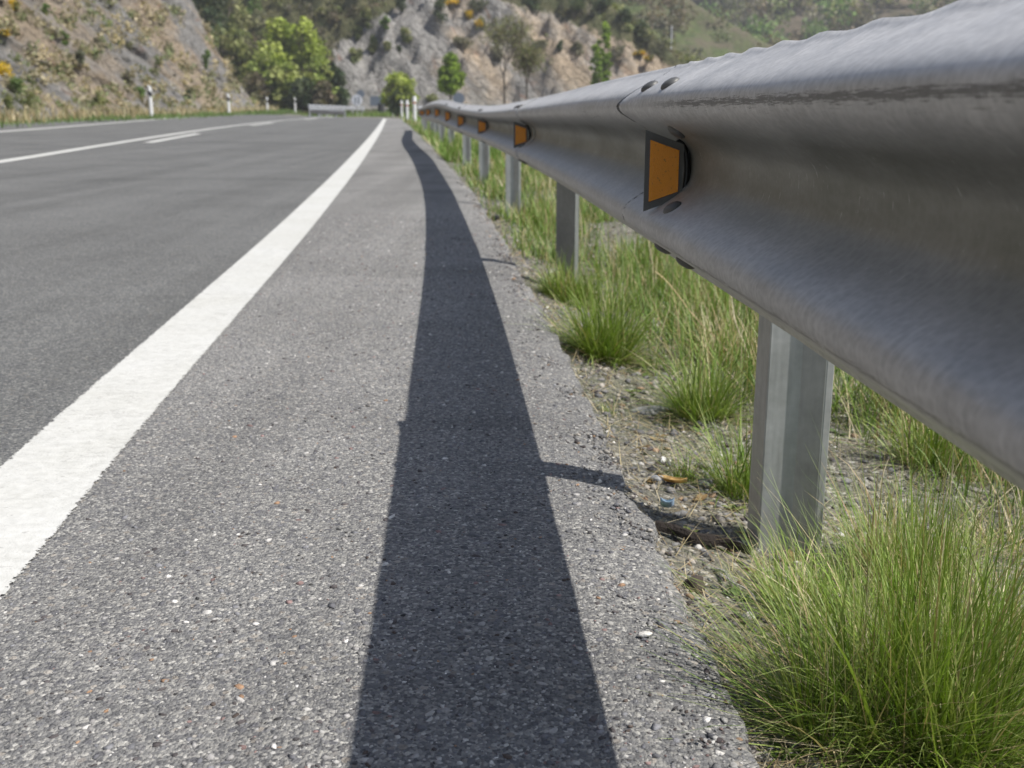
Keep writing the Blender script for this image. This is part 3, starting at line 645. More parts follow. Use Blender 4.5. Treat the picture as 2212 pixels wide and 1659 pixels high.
# bark shard, its colour darkened to carry the shadow at the post foot
def bark(p, q, w, h):
    p, q = Vector(p), Vector(q); V = []; F = []; N = 16; d = (q - p); s = Vector((-d.y, d.x, 0)).normalized()
    for i in range(N + 1):
        t = i / N; c = p.lerp(q, t) + s * .004 * math.sin(t * 11); ww = w * (.35 + .65 * math.sin(math.pi * min(1, t * 1.1 + .08))) * (1 + .25 * noise.noise(Vector((t * 9, 0, 0))))
        for a in (0, .6, 1.3, 2.0, 2.6, math.pi): V.append(tuple(c + s * (ww * math.cos(a)) + U * (h * math.sin(a) + .002 * noise.noise(Vector((t * 14, a, 0))))))
    for i in range(N):
        for k in range(6): F.append((i * 6 + k, i * 6 + (k + 1) % 6, (i + 1) * 6 + (k + 1) % 6, (i + 1) * 6 + k))
    o = mesh('bark_shard', V, F, M_bark, col=np.tile((.028, .023, .020), (len(V), 1))); setloc(o, p); return o
tag(bark(hit(1415, 1150) + U * .004, hit(1622, 1205) + U * .006, .009, .012), 'strip of bark, coloured as if in shadow, lying between the shoulder edge and the nearest post', 'bark')
def leaf(c, L, w, rot, col, name, label, cat, curl=.010):
    V = []; F = []; N = 12; cr, sr = math.cos(rot), math.sin(rot)
    for side in (0, 1):
        for i in range(N + 1):
            t = i / N; ww = w * math.sin(math.pi * t) ** .8 * (1 - .35 * t) + .0002
            for k in (-1, 0, 1):
                x = (t - .5) * L; y = k * ww + .003 * math.sin(t * 5); z = curl * (abs(k) * .6 + (t - .5) ** 2 * 1.6) - side * .0008; V.append((c[0] + x * cr - y * sr, c[1] + x * sr + y * cr, c[2] + z))
    m = 3 * (N + 1)
    for i in range(N):
        for k in (0, 1):
            a = i * 3 + k; F.append((a, a + 1, a + 4, a + 3)); F.append((m + a, m + a + 3, m + a + 4, m + a + 1))
    for i in range(N):
        for k in (0, 2): a = i * 3 + k; F.append((a, a + 3, a + 3 + m, a + m))
    o = mesh(name, V, F, M_leaf2, smooth=True, col=np.tile(col, (len(V), 1))); setloc(o, c); return tag(o, label, cat)
M_leaf2 = attr_mat('dry_leaf', .6, .3, None, .2, nv=.25, nscale=120)
leaf(hit(1452, 1050) + U * .006, .044, .008, -.25, (.62, .42, .17), 'leaf', 'yellow-orange dead leaf in front of the small isolated tuft', 'leaf')
leaf(hit(1440, 1104) + U * .005, .019, .005, .1, (.36, .48, .62), 'litter_scrap', 'crumpled pale blue scrap of litter on the gravel', 'litter', .016)
leaf(hit(1590, 1690) + U * .006, .03, .005, .2, (.40, .16, .10), 'leaf', 'reddish-brown dead leaf at the bottom of the shoulder edge', 'leaf')

# ------------------------------------------------------------------ far roadside furniture
def tube(c, r, z0, z1, N=12, taper=1.0):
    V = [(c[0] + r * (taper if z else 1) * math.cos(2*math.pi*i/N), c[1] + r * (taper if z else 1) * math.sin(2*math.pi*i/N), z1 if z else z0) for z in (0, 1) for i in range(N)]
    F = [(i, (i+1) % N, N + (i+1) % N, N + i) for i in range(N)] + [tuple(range(N))[::-1], tuple(range(N, 2*N))]; return V, F
def delineator(px, by, ty, label, band='black', hgt=.95, rad=.065):
    Y = hgt * FPX / (by - ty); b = at(px, by, Y); t = empty('delineator_post', b, label=label, cat='delineator', group='white delineator posts along the road')
    def seg(name, z0, z1, mat, r, slant=0.0, par=None):
        N = 14; V = []; F = []
        for k, z in enumerate((z0, z1)):
            for i in range(N):
                a = 2 * math.pi * i / N; x = r * math.cos(a); V.append((x, r * .75 * math.sin(a), z + slant * x * (1 if k else (1 if z0 > .1 else 0))))
        F = [(i, (i+1) % N, N + (i+1) % N, N + i) for i in range(N)] + [tuple(range(N))[::-1], tuple(range(N, 2*N))]
        return mesh(name, V, F, mat, parent=par or t)
    seg('body', -.1, hgt * (.66 if band == 'black' else .70), M_white, rad, -.6 if band == 'black' else 0)
    if band == 'black':
        bd = seg('band', hgt * .66, hgt * .84, M_bandblk, rad * 1.06, -.6); seg('cap', hgt * .84, hgt, M_white, rad, -.6)
    else:
        seg('band', hgt * .70, hgt * .78, M_red if band == 'red' else M_orange, rad * .8); 
        V, F = tube((0, 0), rad * 1.35, hgt * .78, hgt, 14, .75); mesh('cap', V, F, M_white, parent=t)
    return t
delineator(327, 249, 190, 'nearest delineator post with black band on the left of the road')
delineator(495, 247, 205, 'second delineator post from the left, against the foot of the rock')
delineator(578, 244, 212, 'third delineator post from the left, past the end of the rock')
delineator(638, 240.5, 213, 'small delineator post just left of the far guardrail')
delineator(896, 262, 211, 'tall white post with orange band at the end of the near guardrail', 'orange', 1.0, .07)
delineator(880, 260.5, 219, 'white post with red band left of the orange-banded post', 'red', .95)
delineator(868, 254, 219, 'greyish post half hidden beyond the red-banded post', 'red', .95, .055)
delineator(849, 250, 224.5, 'small far post at the end of the white edge line', 'black', .9, .055)

def far_rail(pts, top, bot, label, name='guardrail'):
    """W-beam on posts through plan points"""
    pts = [Vector(p) for p in pts]; t = empty(name, pts[0].to_3d() if len(pts[0]) == 2 else pts[0], label=label, cat='guardrail', group='far guardrails at the bend')
    org = t.location.copy(); V = []; s_ = np.linspace(-1, 1, 17); N = len(pts)
    for side in (0, .004):
        for i, p in enumerate(pts):
            d = (pts[min(i+1, N-1)] - pts[max(i-1, 0)]).normalized(); nrm = Vector((-d.y, d.x, 0));
            if nrm.y > 0: nrm = -nrm
            h = (top - bot) / 2
            for s in s_: q = Vector((p.x, p.y, p.z + (top + bot) / 2 + h * s)) - nrm * (float(pf(s)) - side) * 1.0 - org; V.append(q[:])
    F = grid_faces(N, 17); F = np.concatenate([F, F[:, ::-1] + N * 17]); mesh('beam', V, F, M_pale, parent=t, smooth=True)
    for i in range(0, N, 2):
        V, F = tube((pts[i].x - org.x, pts[i].y - org.y + .12), .05, pts[i].z - .3 - org.z, pts[i].z + top - .05 - org.z, 8); mesh('post', V, F, M_pale, parent=t)
    return t
def gl(x0, y0, Y0, x1, y1, Y1, n):
    r = []
    for i in range(n):
        t = i / (n - 1); Y = 1 / ((1 - t) / Y0 + t / Y1); r.append(at(x0 + (x1 - x0) * t, y0 + (y1 - y0) * t, Y))
    return r
far_rail(gl(668, 246, 66, 744, 250, 60, 9), .29, .02, 'nearer pale low guardrail section with rounded end on the left of the bend')
far_rail(gl(668, 241, 76, 808, 243, 100, 13), .46, .17, 'longer thin guardrail receding round the bend in front of the trees')
far_rail(gl(905, 247, 70, 925, 247, 74, 3), .50, .1, 'short dark guardrail piece behind the white posts at the right')
def sign(px, cy, Y, r, poleh, mat, label, bars=False, board=None):
    c = at(px, cy, Y); t = empty('road_sign', (c.x, Y, c.z - poleh), label=label, cat='road sign')
    V, F = tube((0, .05), .035, -.3, poleh + r * .6, 8); mesh('pole', V, F, M_post, parent=t)
    if board:
        w, h = board; V = [(x, y, z + poleh) for y in (0, .03) for x, z in ((-w, -h), (w, -h), (w, h), (-w, h))]; F = [(0, 1, 2, 3), (7, 6, 5, 4), (0, 4, 5, 1), (1, 5, 6, 2), (2, 6, 7, 3), (3, 7, 4, 0)]
        pl = mesh('plate', V, F, mat, parent=t)
    else:
        N = 24; V = [(r * math.cos(2*math.pi*i/N), y, poleh + r * math.sin(2*math.pi*i/N)) for y in (0, .025) for i in range(N)]
        F = [tuple(range(N)), tuple(range(N, 2*N))[::-1]] + [(i, (i+1) % N, N + (i+1) % N, N + i) for i in range(N)]; pl = mesh('plate', V, F, mat, parent=t)
    if bars:
        for k in (-.3, .3): V = [(x + k * r, y, z + poleh) for y in (-.012, -.002) for x, z in ((-.05, -r*.6), (.05, -r*.6), (.05, r*.6), (-.05, r*.6))]; mesh('bar', V, [(0, 1, 2, 3), (7, 6, 5, 4), (0, 4, 5, 1), (1, 5, 6, 2), (2, 6, 7, 3), (3, 7, 4, 0)], M_sgrey, parent=t)
    return t
sign(771, 216.5, 86, .42, 1.3, M_swhite, 'round white sign with grey bars beside the far guardrail', True)
sign(779, 203, 88, .30, 1.9, M_sgrey, 'grey-blue sign back just behind the round white sign')
sign(991, 213, 58, .30, 1.2, M_sgrey, 'small grey-blue sign disc rising behind the near guardrail')
b_ = sign(822, 218, 92, .3, .9, M_sgrey, 'dark rectangular sign board under the far rock face', board=(.85, .38))
V, F = tube((0, .12), .3, -.3, .7, 8, .8); mesh('stand', V, F, M_bandblk, parent=b_)

# ------------------------------------------------------------------ terrain: rock cutting on the left
def rock_cut():
    keyY = [-20, 5, 20, 28, 38, 50, 62, 74, 84, 92, 102]
    base = {-20: (-9.5, .1), 5: (-10.0, .15)}
    B = curve([(-20, -9.5), (5, -9.9), (20, -10.9), (26, -11.9), (33, -12.45), (46, -13.5), (58, -14.6), (70, -15.5), (76, -16.3), (82, -18.6), (92, -25.5), (102, -34)])
    Z = curve([(-20, .12), (20, .12), (33, .185), (46, .245), (58, .28), (74, .35), (102, .4)])
    ys = np.concatenate([np.arange(-20, 20, 1.2), np.arange(20, 102, .33)]); hs = np.concatenate([np.linspace(0, 3, 22), np.linspace(3, 15, 55)[1:], [18, 22, 26]])
    Yv, Hv = np.meshgrid(ys, hs, indexing='ij')
    X0 = B(Yv); out = np.interp(Hv, [0, .3, .8, 2.25, 4.15, 7.1, 15, 26], [0, .6, 1.25, 2.4, 3.5, 5.0, 9.5, 16])
    # direction of the strata: ribs running down to the right
    qa = (Yv + 3.2 * Hv) / 3.35; qb = (3.2 * Yv - Hv) / 3.35; rr = np.abs(vfbm(qa * 1.1, qb * .13, 5)); cr = vfbm(Yv * 1.3, Hv * 1.3, 4); big = vfbm(Yv * .12, Hv * .12, 3)
    dn = (rr - .5) * .60 + cr * .22 + big * .4; damp = np.clip(Hv / 1.5, .12, 1)
    X = X0 - out - dn * damp * .75; Zv = Z(Yv) - .08 + Hv + dn * damp * .22
    Yv2 = Yv + .25 * cr * damp
    veg = .12 + .26 * np.clip(vfbm(Yv * .22, Hv * .22, 3), 0, 1) + .22 * np.exp(-(Hv / .8) ** 2)
    C = np.stack([veg, np.clip(.6 - Hv * .1, .2, .7), .5 + .35 * np.sin(qb * .35 + 1.2) - .2 * np.clip((Yv - 62) / 10, 0, 1)], -1).reshape(-1, 3)
    o = mesh('rock_slope', np.stack([X, Yv2, Zv], -1).reshape(-1, 3), grid_faces(len(ys), len(hs)), M_rock_near, smooth=False, col=C, uv=np.stack([qa + .3 * cr, qb], -1).reshape(-1, 2)); tag(o, kind='structure')
    return B, Z
cutB, cutZ = rock_cut()
# ------------------------------------------------------------------ terrain: hillside across the bend
def ridge1(X): return np.interp(X, [-70, -30, -5, 6, 9.5, 12.3, 15, 19, 24, 60], [40, 34, 22, 13, 9.6, 7.2, 4.8, 2.4, .3, -.3])
def hill_h(X, Y):
    e = Y - (96 - .10 * X + 1.8 * np.sin(X * .13)); z = np.where(e > 0, e * .95 + 1.2 * (1 - np.exp(-np.maximum(e, 0) / 1.2)), e * .05)
    q = X * .75 + z * .62; rr = np.abs(vfbm(q * .42 + 40, (X * .6 - z * .75) * .10, 5)); f = np.clip(z / 2, 0, 1)
    z = z + ((rr - .5) * 1.7 + vfbm(X * .8, Y * 1.1, 5) * 1.1 + vfbm(X * .1, Y * .1, 2) * 1.5) * f
    r = ridge1(X); k = np.clip((z - r) / 3 + .5, 0, 1); z = z * (1 - k) + r * k - 1.5 * k * (1 - k)
    z = z - np.clip(Y - 118, 0, 200) * .03
    return z - .1
xs = np.concatenate([np.arange(-90, -34, 1.6), np.arange(-34, 26, .33), np.arange(26, 50, 2)]); ys = np.concatenate([np.arange(90, 112, .28), np.arange(112, 150, 1.4)])
Xh, Yh = np.meshgrid(xs, ys); Zh = hill_h(Xh, Yh)
def vegmask(X, Y, Z):
    # wood and scrub left of a line falling to the right; scrub above the rock; everything else bare rock
    edge = -14.5 - .34 * (np.minimum(Z, 7) - 1.0); left = np.clip((edge - X) / 1.6 + .5, 0, 1)
    cap = np.interp(X, [-18, -14, -10, -7, -4, 0, 4, 8, 12, 15, 20], [5.5, 7.0, 10.0, 14, 12, 9.5, 8.8, 7.2, 5.4, 3.2, 1.5]); top = np.clip((Z - cap) / 1.6 + .5, 0, 1)
    return np.clip(np.maximum(left * .95, top * .72) + .09 * vfbm(X * .35, Z * .5 + 9, 3) + .14, 0, 1)
vm = vegmask(Xh, Yh, Zh); C = np.stack([vm, np.where(Zh < .6, .9, .25), np.clip(.46 + Xh * .022 + .28 * vfbm(Xh * .16 + 3, Zh * .25, 3), .1, .95)], -1)
C[..., 0] = np.where(Zh < .5, .95, C[..., 0])
hl = mesh('rocky_hillside', np.stack([Xh, Yh, Zh], -1).reshape(-1, 3), grid_faces(len(ys), len(xs)), M_rock_far, col=C.reshape(-1, 3), uv=np.stack([Xh * .75 + Zh * .62 + .5 * vfbm(Xh * .3, Yh * .3, 3), Xh * .62 - Zh * .75], -1).reshape(-1, 2)); tag(hl, kind='structure')
# grassy hill to the right, forest hill behind
def ridge2(X): return np.interp(X, [-40, 10, 23, 31, 40, 60, 90], [34, 24, 15.2, 9.2, 5, 2, 0])
x2 = np.arange(-10, 90, 1.0); y2 = np.arange(128, 200, 1.2); X2, Y2 = np.meshgrid(x2, y2); Z2 = (Y2 - 132) * .75 + vfbm(X2 * .12, Y2 * .12, 4) * 1.2; Z2 = np.minimum(Z2, ridge2(X2) + .4 * vfbm(X2 * .3, Y2 * .1, 3)) - np.clip(Y2 - 165, 0, 99) * .1
m2 = NT('meadow_slope'); P = m2.tex(); m2.base(m2.mix(m2.ramp(m2.noise(P, .35, 6, .7), [(.4, 0.), (.6, 1.)]), m2.ramp(m2.noise(P, 1.1, 6, .7), [(.3, (.06, .08, .035)), (.7, (.125, .155, .06))]), (.125, .11, .075))).rough(.95, .1).bump(m2.noise(P, 1.5, 5, .7), .9, .4)
mh = mesh('grassy_hillside', np.stack([X2, Y2, Z2], -1).reshape(-1, 3), grid_faces(len(y2), len(x2)), m2.m, smooth=True); tag(mh, kind='structure')
x3 = np.arange(-60, 190, 3.0); y3 = np.arange(190, 330, 3.0); X3, Y3 = np.meshgrid(x3, y3); Z3 = (Y3 - 200) * .62 + vfbm(X3 * .03, Y3 * .03, 4) * 5
m3 = NT('forest_floor'); P = m3.tex(); m3.base(m3.ramp(m3.noise(P, .3, 6, .7), [(.3, (.05, .06, .03)), (.5, (.10, .085, .06)), (.7, (.16, .13, .095))])).rough(.95, .1)
fh = mesh('forest_hillside', np.stack([X3, Y3, Z3], -1).reshape(-1, 3), grid_faces(len(y3), len(x3)), m3.m, smooth=True); tag(fh, kind='structure')

# ------------------------------------------------------------------ foliage
def leafcloud(C, R, n, size, cols, hollow=.55, colw=None):
    """leaf-sized faces in ellipsoid clumps. C (k,3), R (k,3)"""
    C = np.array(C, float); R = np.array(R, float); k = len(C); w = R.prod(1) ** .6; idx = rng.choice(k, n, p=w / w.sum())
    d = rng.normal(0, 1, (n, 3)); d /= np.linalg.norm(d, axis=1)[:, None]; rad = rng.random(n) ** (1 / 3) * (1 - hollow) + hollow * rng.random(n) ** .25
    P = C[idx] + d * rad[:, None] * R[idx] + rng.normal(0, .26, (n, 3)) * R[idx]
    a = rng.normal(0, 1, (n, 3)); a /= np.linalg.norm(a, axis=1)[:, None]; b = np.cross(a, rng.normal(0, 1, (n, 3))); b /= np.linalg.norm(b, axis=1)[:, None]
    s = size * rng.uniform(.5, 1.3, n)[:, None]; V = np.stack([P - a * s - b * s * .5, P + a * s * .2 - b * s * .7, P + a * s, P + b * s * .7], 1).reshape(-1, 3)
    F = np.arange(n * 4).reshape(-1, 4); clumpc = pick(cols, k, colw); col = clumpc[idx] * rng.uniform(.7, 1.3, (n, 1))
    return V, F, np.repeat(col, 4, 0)
def limbs(segs, N=6):
    V = []; F = []
    for p, q, r0, r1 in segs:
        p, q = Vector(p), Vector(q); d = (q - p).normalized(); a = d.orthogonal().normalized(); b = d.cross(a); k = len(V)
        for c, r in ((p, r0), (q, r1)):
            for i in range(N): w = 2*math.pi*i/N; V.append(tuple(c + a * (r * math.cos(w)) + b * (r * math.sin(w))))
        for i in range(N): F.append((k + i, k + (i+1) % N, k + N + (i+1) % N, k + N + i))
    return V, F
LG = dict(bright=[(.34, .40, .08), (.30, .37, .07), (.37, .42, .11)], green=[(.14, .22, .06), (.17, .26, .07), (.12, .18, .05)], dark=[(.055, .085, .038), (.075, .10, .045), (.09, .115, .05)],
          olive=[(.22, .24, .09), (.17, .20, .075), (.25, .25, .12)], brown=[(.19, .15, .10), (.14, .12, .08), (.16, .15, .08)], vivid=[(.22, .32, .04), (.27, .37, .06), (.18, .27, .04)],
          gorse=[(.62, .42, .03), (.45, .32, .05), (.16, .17, .06), (.20, .20, .09)], scrub=[(.17, .165, .11), (.13, .14, .09), (.21, .19, .14)])
def branchy(base, h, spread, r0, depth=4, fan=3, up=.6, seed=0):
    rs = random.Random(seed); segs = []; tips = []
    def go(p, d, L, r, k):
        q = p + d * L; segs.append((p, q, r, r * .68)); 
        if k == 0: tips.append(q); return
        for i in range(fan):
            nd = (d + Vector((rs.gauss(0, spread), rs.gauss(0, spread), rs.uniform(-.1, up)))).normalized(); go(p.lerp(q, rs.uniform(.65, 1)), nd, L * rs.uniform(.62, .85), r * .55, k - 1)
        if k <= 2: tips.append(q)
    go(Vector(base), Vector((rs.uniform(-.05, .05), 0, 1)).normalized(), h * .30, r0, depth); return segs, tips
def tree(px, ty, by, Y, kind, label, wide=.5, dens=1.0, leaf=.16, group=None, trunk=.12, name='tree', stem=.25, seed=None, cat='tree'):
    """px,ty,by: survey direction of crown top and foot"""
    b = at(px, by, Y); t_ = at(px, ty, Y); h = t_.z - b.z; sd = seed if seed is not None else int(px * 7 + ty); rs = random.Random(sd)
    t = empty(name, b, label=label, cat=cat, group=group)
    segs, tips = branchy((0, 0, -.6), h * 1.0, .45, trunk, 3, 3, .5, sd)
    sc = h * .92 / max(q.z for q in tips)
    segs = [(p * sc, q * sc, r, r1) for p, q, r, r1 in segs]; V, F = limbs(segs, 5); mesh('trunk', V, F, M_bark, parent=t, col=np.tile((.13, .11, .09), (len(V), 1)))
    C = []; R = []; k = int(40 * dens) + 16
    for i in range(k):
        u = rs.random(); z = h * (stem + (1 - stem) * u * .93); w = wide * h * (math.sin(math.pi * min(1, (u * .82 + .15))) ** .7); a = rs.uniform(0, 6.28); rr = w * rs.uniform(.1, .85)
        C.append((rr * math.cos(a), rr * math.sin(a), z)); q = wide * h * rs.uniform(.11, .27); R.append((q, q, q * rs.uniform(.7, 1.3)))
    n = int(3000 * dens * (.5 + wide)); V, F, cc = leafcloud(C, R, n, leaf, LG[kind]); mesh('crown', V, F, M_leaf, parent=t, col=cc); return t
LG['spring'] = [(.30, .36, .09), (.25, .31, .08), (.33, .36, .12)]; LG['yellow'] = [(.78, .56, .03), (.70, .48, .03), (.60, .44, .05)]
GW = 'trees on the wooded slope left of the rock face'
wood = [(455, -60, 215, 99, 'dark', 'dark green tree at the top edge right behind the rock cutting', .34), (500, -55, 150, 104, 'olive', 'tall olive tree at the top of the wooded slope', .35), (545, -50, 130, 108, 'green', 'mid green tree near the top edge of the wooded slope', .35),
        (590, -60, 110, 112, 'dark', 'dark pine-green tree above the two bright yellow-green trees', .3), (487, 60, 232, 94, 'olive', 'sparse olive tree against the edge of the rock cutting', .36), (528, 60, 232, 93, 'olive', 'olive bushy tree between the rock cutting and the bright trees', .36),
        (612, 42, 228, 92, 'bright', 'bright yellow-green tree, left one of the leafy pair', .38), (665, 48, 222, 92, 'bright', 'bright yellow-green tree, right one of the leafy pair', .38), (575, 110, 236, 90, 'spring', 'low yellowish-olive tree in front of the left bright tree', .42),
        (628, 135, 238, 89, 'spring', 'thin-leaved thicket tree below the bright pair', .5), (690, 120, 236, 90, 'spring', 'yellowish-olive tree below the right bright tree', .42), (722, 150, 236, 91, 'dark', 'dark green bushy tree where the wood meets the bare rock', .45),
        (550, 165, 240, 88, 'brown', 'low brown thicket behind the third delineator post', .55), (655, 170, 240, 87.5, 'dark', 'low dark thicket above the far guardrail', .6), (700, 180, 240, 87.5, 'brown', 'low brown thicket beside the round white sign', .55),
        (700, -50, 60, 110, 'brown', 'brown half-bare tree at the top left of the rock face', .45), (745, -40, 55, 108, 'olive', 'olive shrub-tree at the top edge over the diagonal rock ribs', .45), (795, -35, 60, 108, 'olive', 'tall olive shrub-tree above the grey rock slab', .42)]
for px, ty, by, Y, kd, lb, w in wood: tree(px, ty, by, Y, kd, lb, w, 1.25, .20, GW, stem=.12)
tree(862, 163, 240, 84, 'bright', 'yellow-green bush-like tree behind the white posts', .62, 1.3, .13, stem=.15)
tree(858, 196, 242, 83, 'dark', 'dark low thicket at the foot of the yellow-green bush', .62, .5, .13, stem=.05, name='bush', cat='bush')
tree(975, 116, 222, 78, 'vivid', 'young bright green tree with thin stem right above the guardrail hump', .33, 1.4, .13, stem=.2, trunk=.06)
tree(1306, 42, 192, 90, 'vivid', 'slender bright green poplar above the guardrail', .15, .9, .13, stem=.10, trunk=.05)
tree(1286, 92, 196, 89, 'vivid', 'shorter bright green poplar left of the slender one', .17, .7, .13, stem=.10, trunk=.05)
def baretree(px, ty, by, Y, label, seed, wide=.4):
    b = at(px, by, Y); h = at(px, ty, Y).z - b.z; t = empty('bare_tree', b, label=label, cat='tree')
    segs, tips = branchy((0, 0, 0), h, wide, .11, 5, 3, .55, seed); sc = h / max(q.z for q in tips); segs = [(p * sc, q * sc, r, r1) for p, q, r, r1 in segs]
    V, F = limbs(segs, 4); mesh('trunk', V, F, M_bark, parent=t, col=np.tile((.10, .085, .07), (len(V), 1)))
    T = np.array([q[:] for q in tips]) * sc; k = rng.choice(len(T), 900); P = T[k] + rng.normal(0, .32, (900, 3)); V, F, cc = leafcloud(P, np.full((900, 3), .16), 4200, .055, LG['brown'] + LG['olive']); mesh('twigs', V, F, M_leaf, parent=t, col=cc)
baretree(1090, 40, 224, 70, 'taller bare grey-brown tree rising behind the guardrail', 3, .46)
baretree(1138, 100, 214, 72, 'shorter bare tree right of the taller bare one', 8, .36)
# shrubs on the slopes, each stands on the terrain it grows from
from mathutils.bvhtree import BVHTree
def bvh(o):
    me = o.data; return BVHTree.FromPolygons([v.co[:] for v in me.vertices], [p.vertices[:] for p in me.polygons])
BV = [bvh(hl), bvh(bpy.data.objects['rock_slope']), bvh(mh)]
def cast(px, py):
    d = (at(px, py, 1.0) - Vector((0, 0, H))).normalized(); best = None
    for B in BV:
        h = B.ray_cast(Vector((0, 0, H)), d)
        if h[0] is not None and (best is None or h[3] < best[3]): best = h
    return best[0] if best else None
def shrub(px, py, wpx, hpx, kind, label, group, dens=1.0, name='shrub'):
    p = cast(px, py + hpx * .5)
    if p is None: return
    k = p.y / FPX; w, h = wpx * k * .5, hpx * k * .62; C = []; R = []; rs = random.Random(int(px * 3 + py))
    for i in range(9): C.append((rs.uniform(-.6, .6) * w, rs.uniform(-.5, .5) * w, h * rs.uniform(.15, 1.3))); q = w * rs.uniform(.35, .6); R.append((q, q, min(q, h * .5) * rs.uniform(.7, 1.1)))
    V, F, cc = leafcloud(C, R, int(520 * dens), .0011 * p.y * 1.0, LG[kind], .5); o = mesh(name, V, F, M_leaf, col=cc); o.location = p; tag(o, label, 'shrub', group)
GS = 'shrubs growing on the rock face'; GL = 'shrubs on the left rock cutting'
for a in [(950, 18, 34, 56, 'dark', 'tall dark evergreen shrub at the top of the rock face'), (868, 12, 30, 44, 'dark', 'dark shrub left of the tall dark evergreen shrub'), (1147, 6, 34, 26, 'dark', 'dark shrub cut by the top edge above the bare trees'),
          (1247, 16, 34, 40, 'dark', 'round dark bush on the skyline left of the poplars'), (1304, 4, 46, 22, 'dark', 'wide dark bush at the top edge above the poplar tip'), (1352, 34, 34, 30, 'dark', 'dark bush high on the edge of the grassy slope'),
          (1384, 68, 38, 44, 'dark', 'large dark bush on the right shoulder of the rock hill'), (1209, 96, 14, 24, 'dark', 'small dark shrub in the middle of the tan rock'), (1290, 185, 24, 40, 'scrub', 'grey shrub at the foot of the short poplar'),
          (832, 50, 22, 30, 'green', 'green shrub on the grey slab'), (808, 96, 26, 34, 'olive', 'olive shrub low on the grey slab'), (838, 102, 18, 24, 'olive', 'small olive shrub right of the low olive one'),
          (775, 70, 18, 30, 'olive', 'olive shrub against the diagonal ribs'), (862, 106, 11, 14, 'dark', 'tiny dark shrub alone on the smooth grey slab'), (880, 78, 26, 38, 'olive', 'sparse yellowish shrub beside the grey slab'),
          (795, 40, 26, 48, 'olive', 'upright olive shrub over the grey slab'), (1035, 8, 46, 26, 'scrub', 'grey scrub patch by the gorse at the top edge'), (1000, 92, 38, 26, 'scrub', 'grey scrub left of the taller bare tree'), (1075, 118, 34, 30, 'scrub', 'grey scrub behind the bare tree crown'),
          (1170, 96, 40, 24, 'scrub', 'grey scrub right of the bare trees'), (1330, 118, 38, 30, 'scrub', 'grey scrub right of the slender poplar'), (1245, 104, 34, 26, 'scrub', 'grey scrub left of the slender poplar'), (770, 118, 28, 26, 'olive', 'olive shrub below the diagonal ribs'), (935, 215, 26, 22, 'olive', 'low olive shrub left of the young green tree foot'),
          (1425, 100, 50, 36, 'scrub', 'leafless grey thicket at the right end of the rock hill')]:
    shrub(*a, GS)
for a in [(1013, 33, 18, 16, 'yellow', 'yellow gorse bush nearest the tall dark evergreen'), (1038, 50, 22, 20, 'gorse', 'yellow gorse bush just above the bare tree'), (975, 6, 36, 12, 'gorse', 'yellow gorse band cut by the top edge'), (1380, 116, 26, 12, 'gorse', 'yellow gorse bush on the lower right of the rock hill'), (1402, 128, 18, 12, 'gorse', 'small gorse bush beside the lower right one')]:
    shrub(*a, 'yellow gorse on the far hillside', name='gorse_bush')
for a in [(14, 150, 44, 38, 'yellow', 'bright yellow gorse bush at the left border'), (8, 70, 26, 12, 'gorse', 'thin yellow gorse patch high at the left border'), (32, 14, 28, 20, 'gorse', 'faint yellow gorse at the top left corner'), (460, 240, 16, 12, 'gorse', 'small yellow gorse at the rock foot beside the second delineator')]:
    shrub(*a, 'yellow gorse on the left rock cutting', name='gorse_bush')
for a in [(30, 182, 46, 40, 'green', 'green bush under the bright yellow gorse'), (143, 82, 18, 34, 'green', 'narrow green shrub high on the left cutting'), (98, 18, 14, 28, 'green', 'small green shrub near the top left'), (127, 152, 24, 22, 'green', 'green shrub halfway down the left cutting'),
          (302, 200, 26, 20, 'green', 'green shrub left of the nearest left delineator'), (448, 130, 14, 50, 'green', 'tall narrow green shrub near the right end of the cutting'), (205, 90, 16, 16, 'scrub', 'dull shrub in the middle of the left cutting'), (170, 125, 24, 30, 'scrub', 'dull shrub below the narrow green one'),
          (60, 215, 40, 36, 'olive', 'olive shrub at the foot of the cutting near the left border'), (215, 215, 30, 40, 'olive', 'olive shrub at the foot of the cutting'), (405, 205, 14, 26, 'dark', 'dark shrub low between the first two delineators'), (275, 170, 22, 26, 'scrub', 'dull shrub above the first delineator'), (20, 225, 26, 40, 'olive', 'tall dry grass clump at the left border foot')]:
    shrub(*a, GL)
# woodland covering the far hill: reads as one mass
def woodland():
    Vs, Fs, Cs = [], [], []; k = 0; pal = [tuple(x * 1.25 + .01 for x in c) for c in LG['olive'] + LG['green'] + LG['brown'] * 2 + LG['scrub'] * 2]
    for i in range(520):
        X = rng.uniform(10, 120); Y = rng.uniform(195, 262); z = (Y - 200) * .62 + float(vfbm(np.array(X * .03), np.array(Y * .03), 4)) * 5
        h = rng.uniform(4, 7.5); C = [(X + rng.normal(0, 1.1), Y + rng.normal(0, 1), z + h * rng.uniform(.3, .95)) for _ in range(6)]; R = [(rng.uniform(.8, 1.8),) * 2 + (rng.uniform(1, 2.2),) for _ in range(6)]
        V, F, cc = leafcloud(C, R, 150, .42, [pal[int(rng.integers(len(pal)))]]); Vs.append(V); Fs.append(F + k); Cs.append(cc); k += len(V)
    o = mesh('woodland', np.concatenate(Vs), np.concatenate(Fs), M_leaf, col=np.concatenate(Cs)); tag(o, 'mixed spring woodland covering the far hill at the top right', 'woodland', kind='stuff')
woodland()
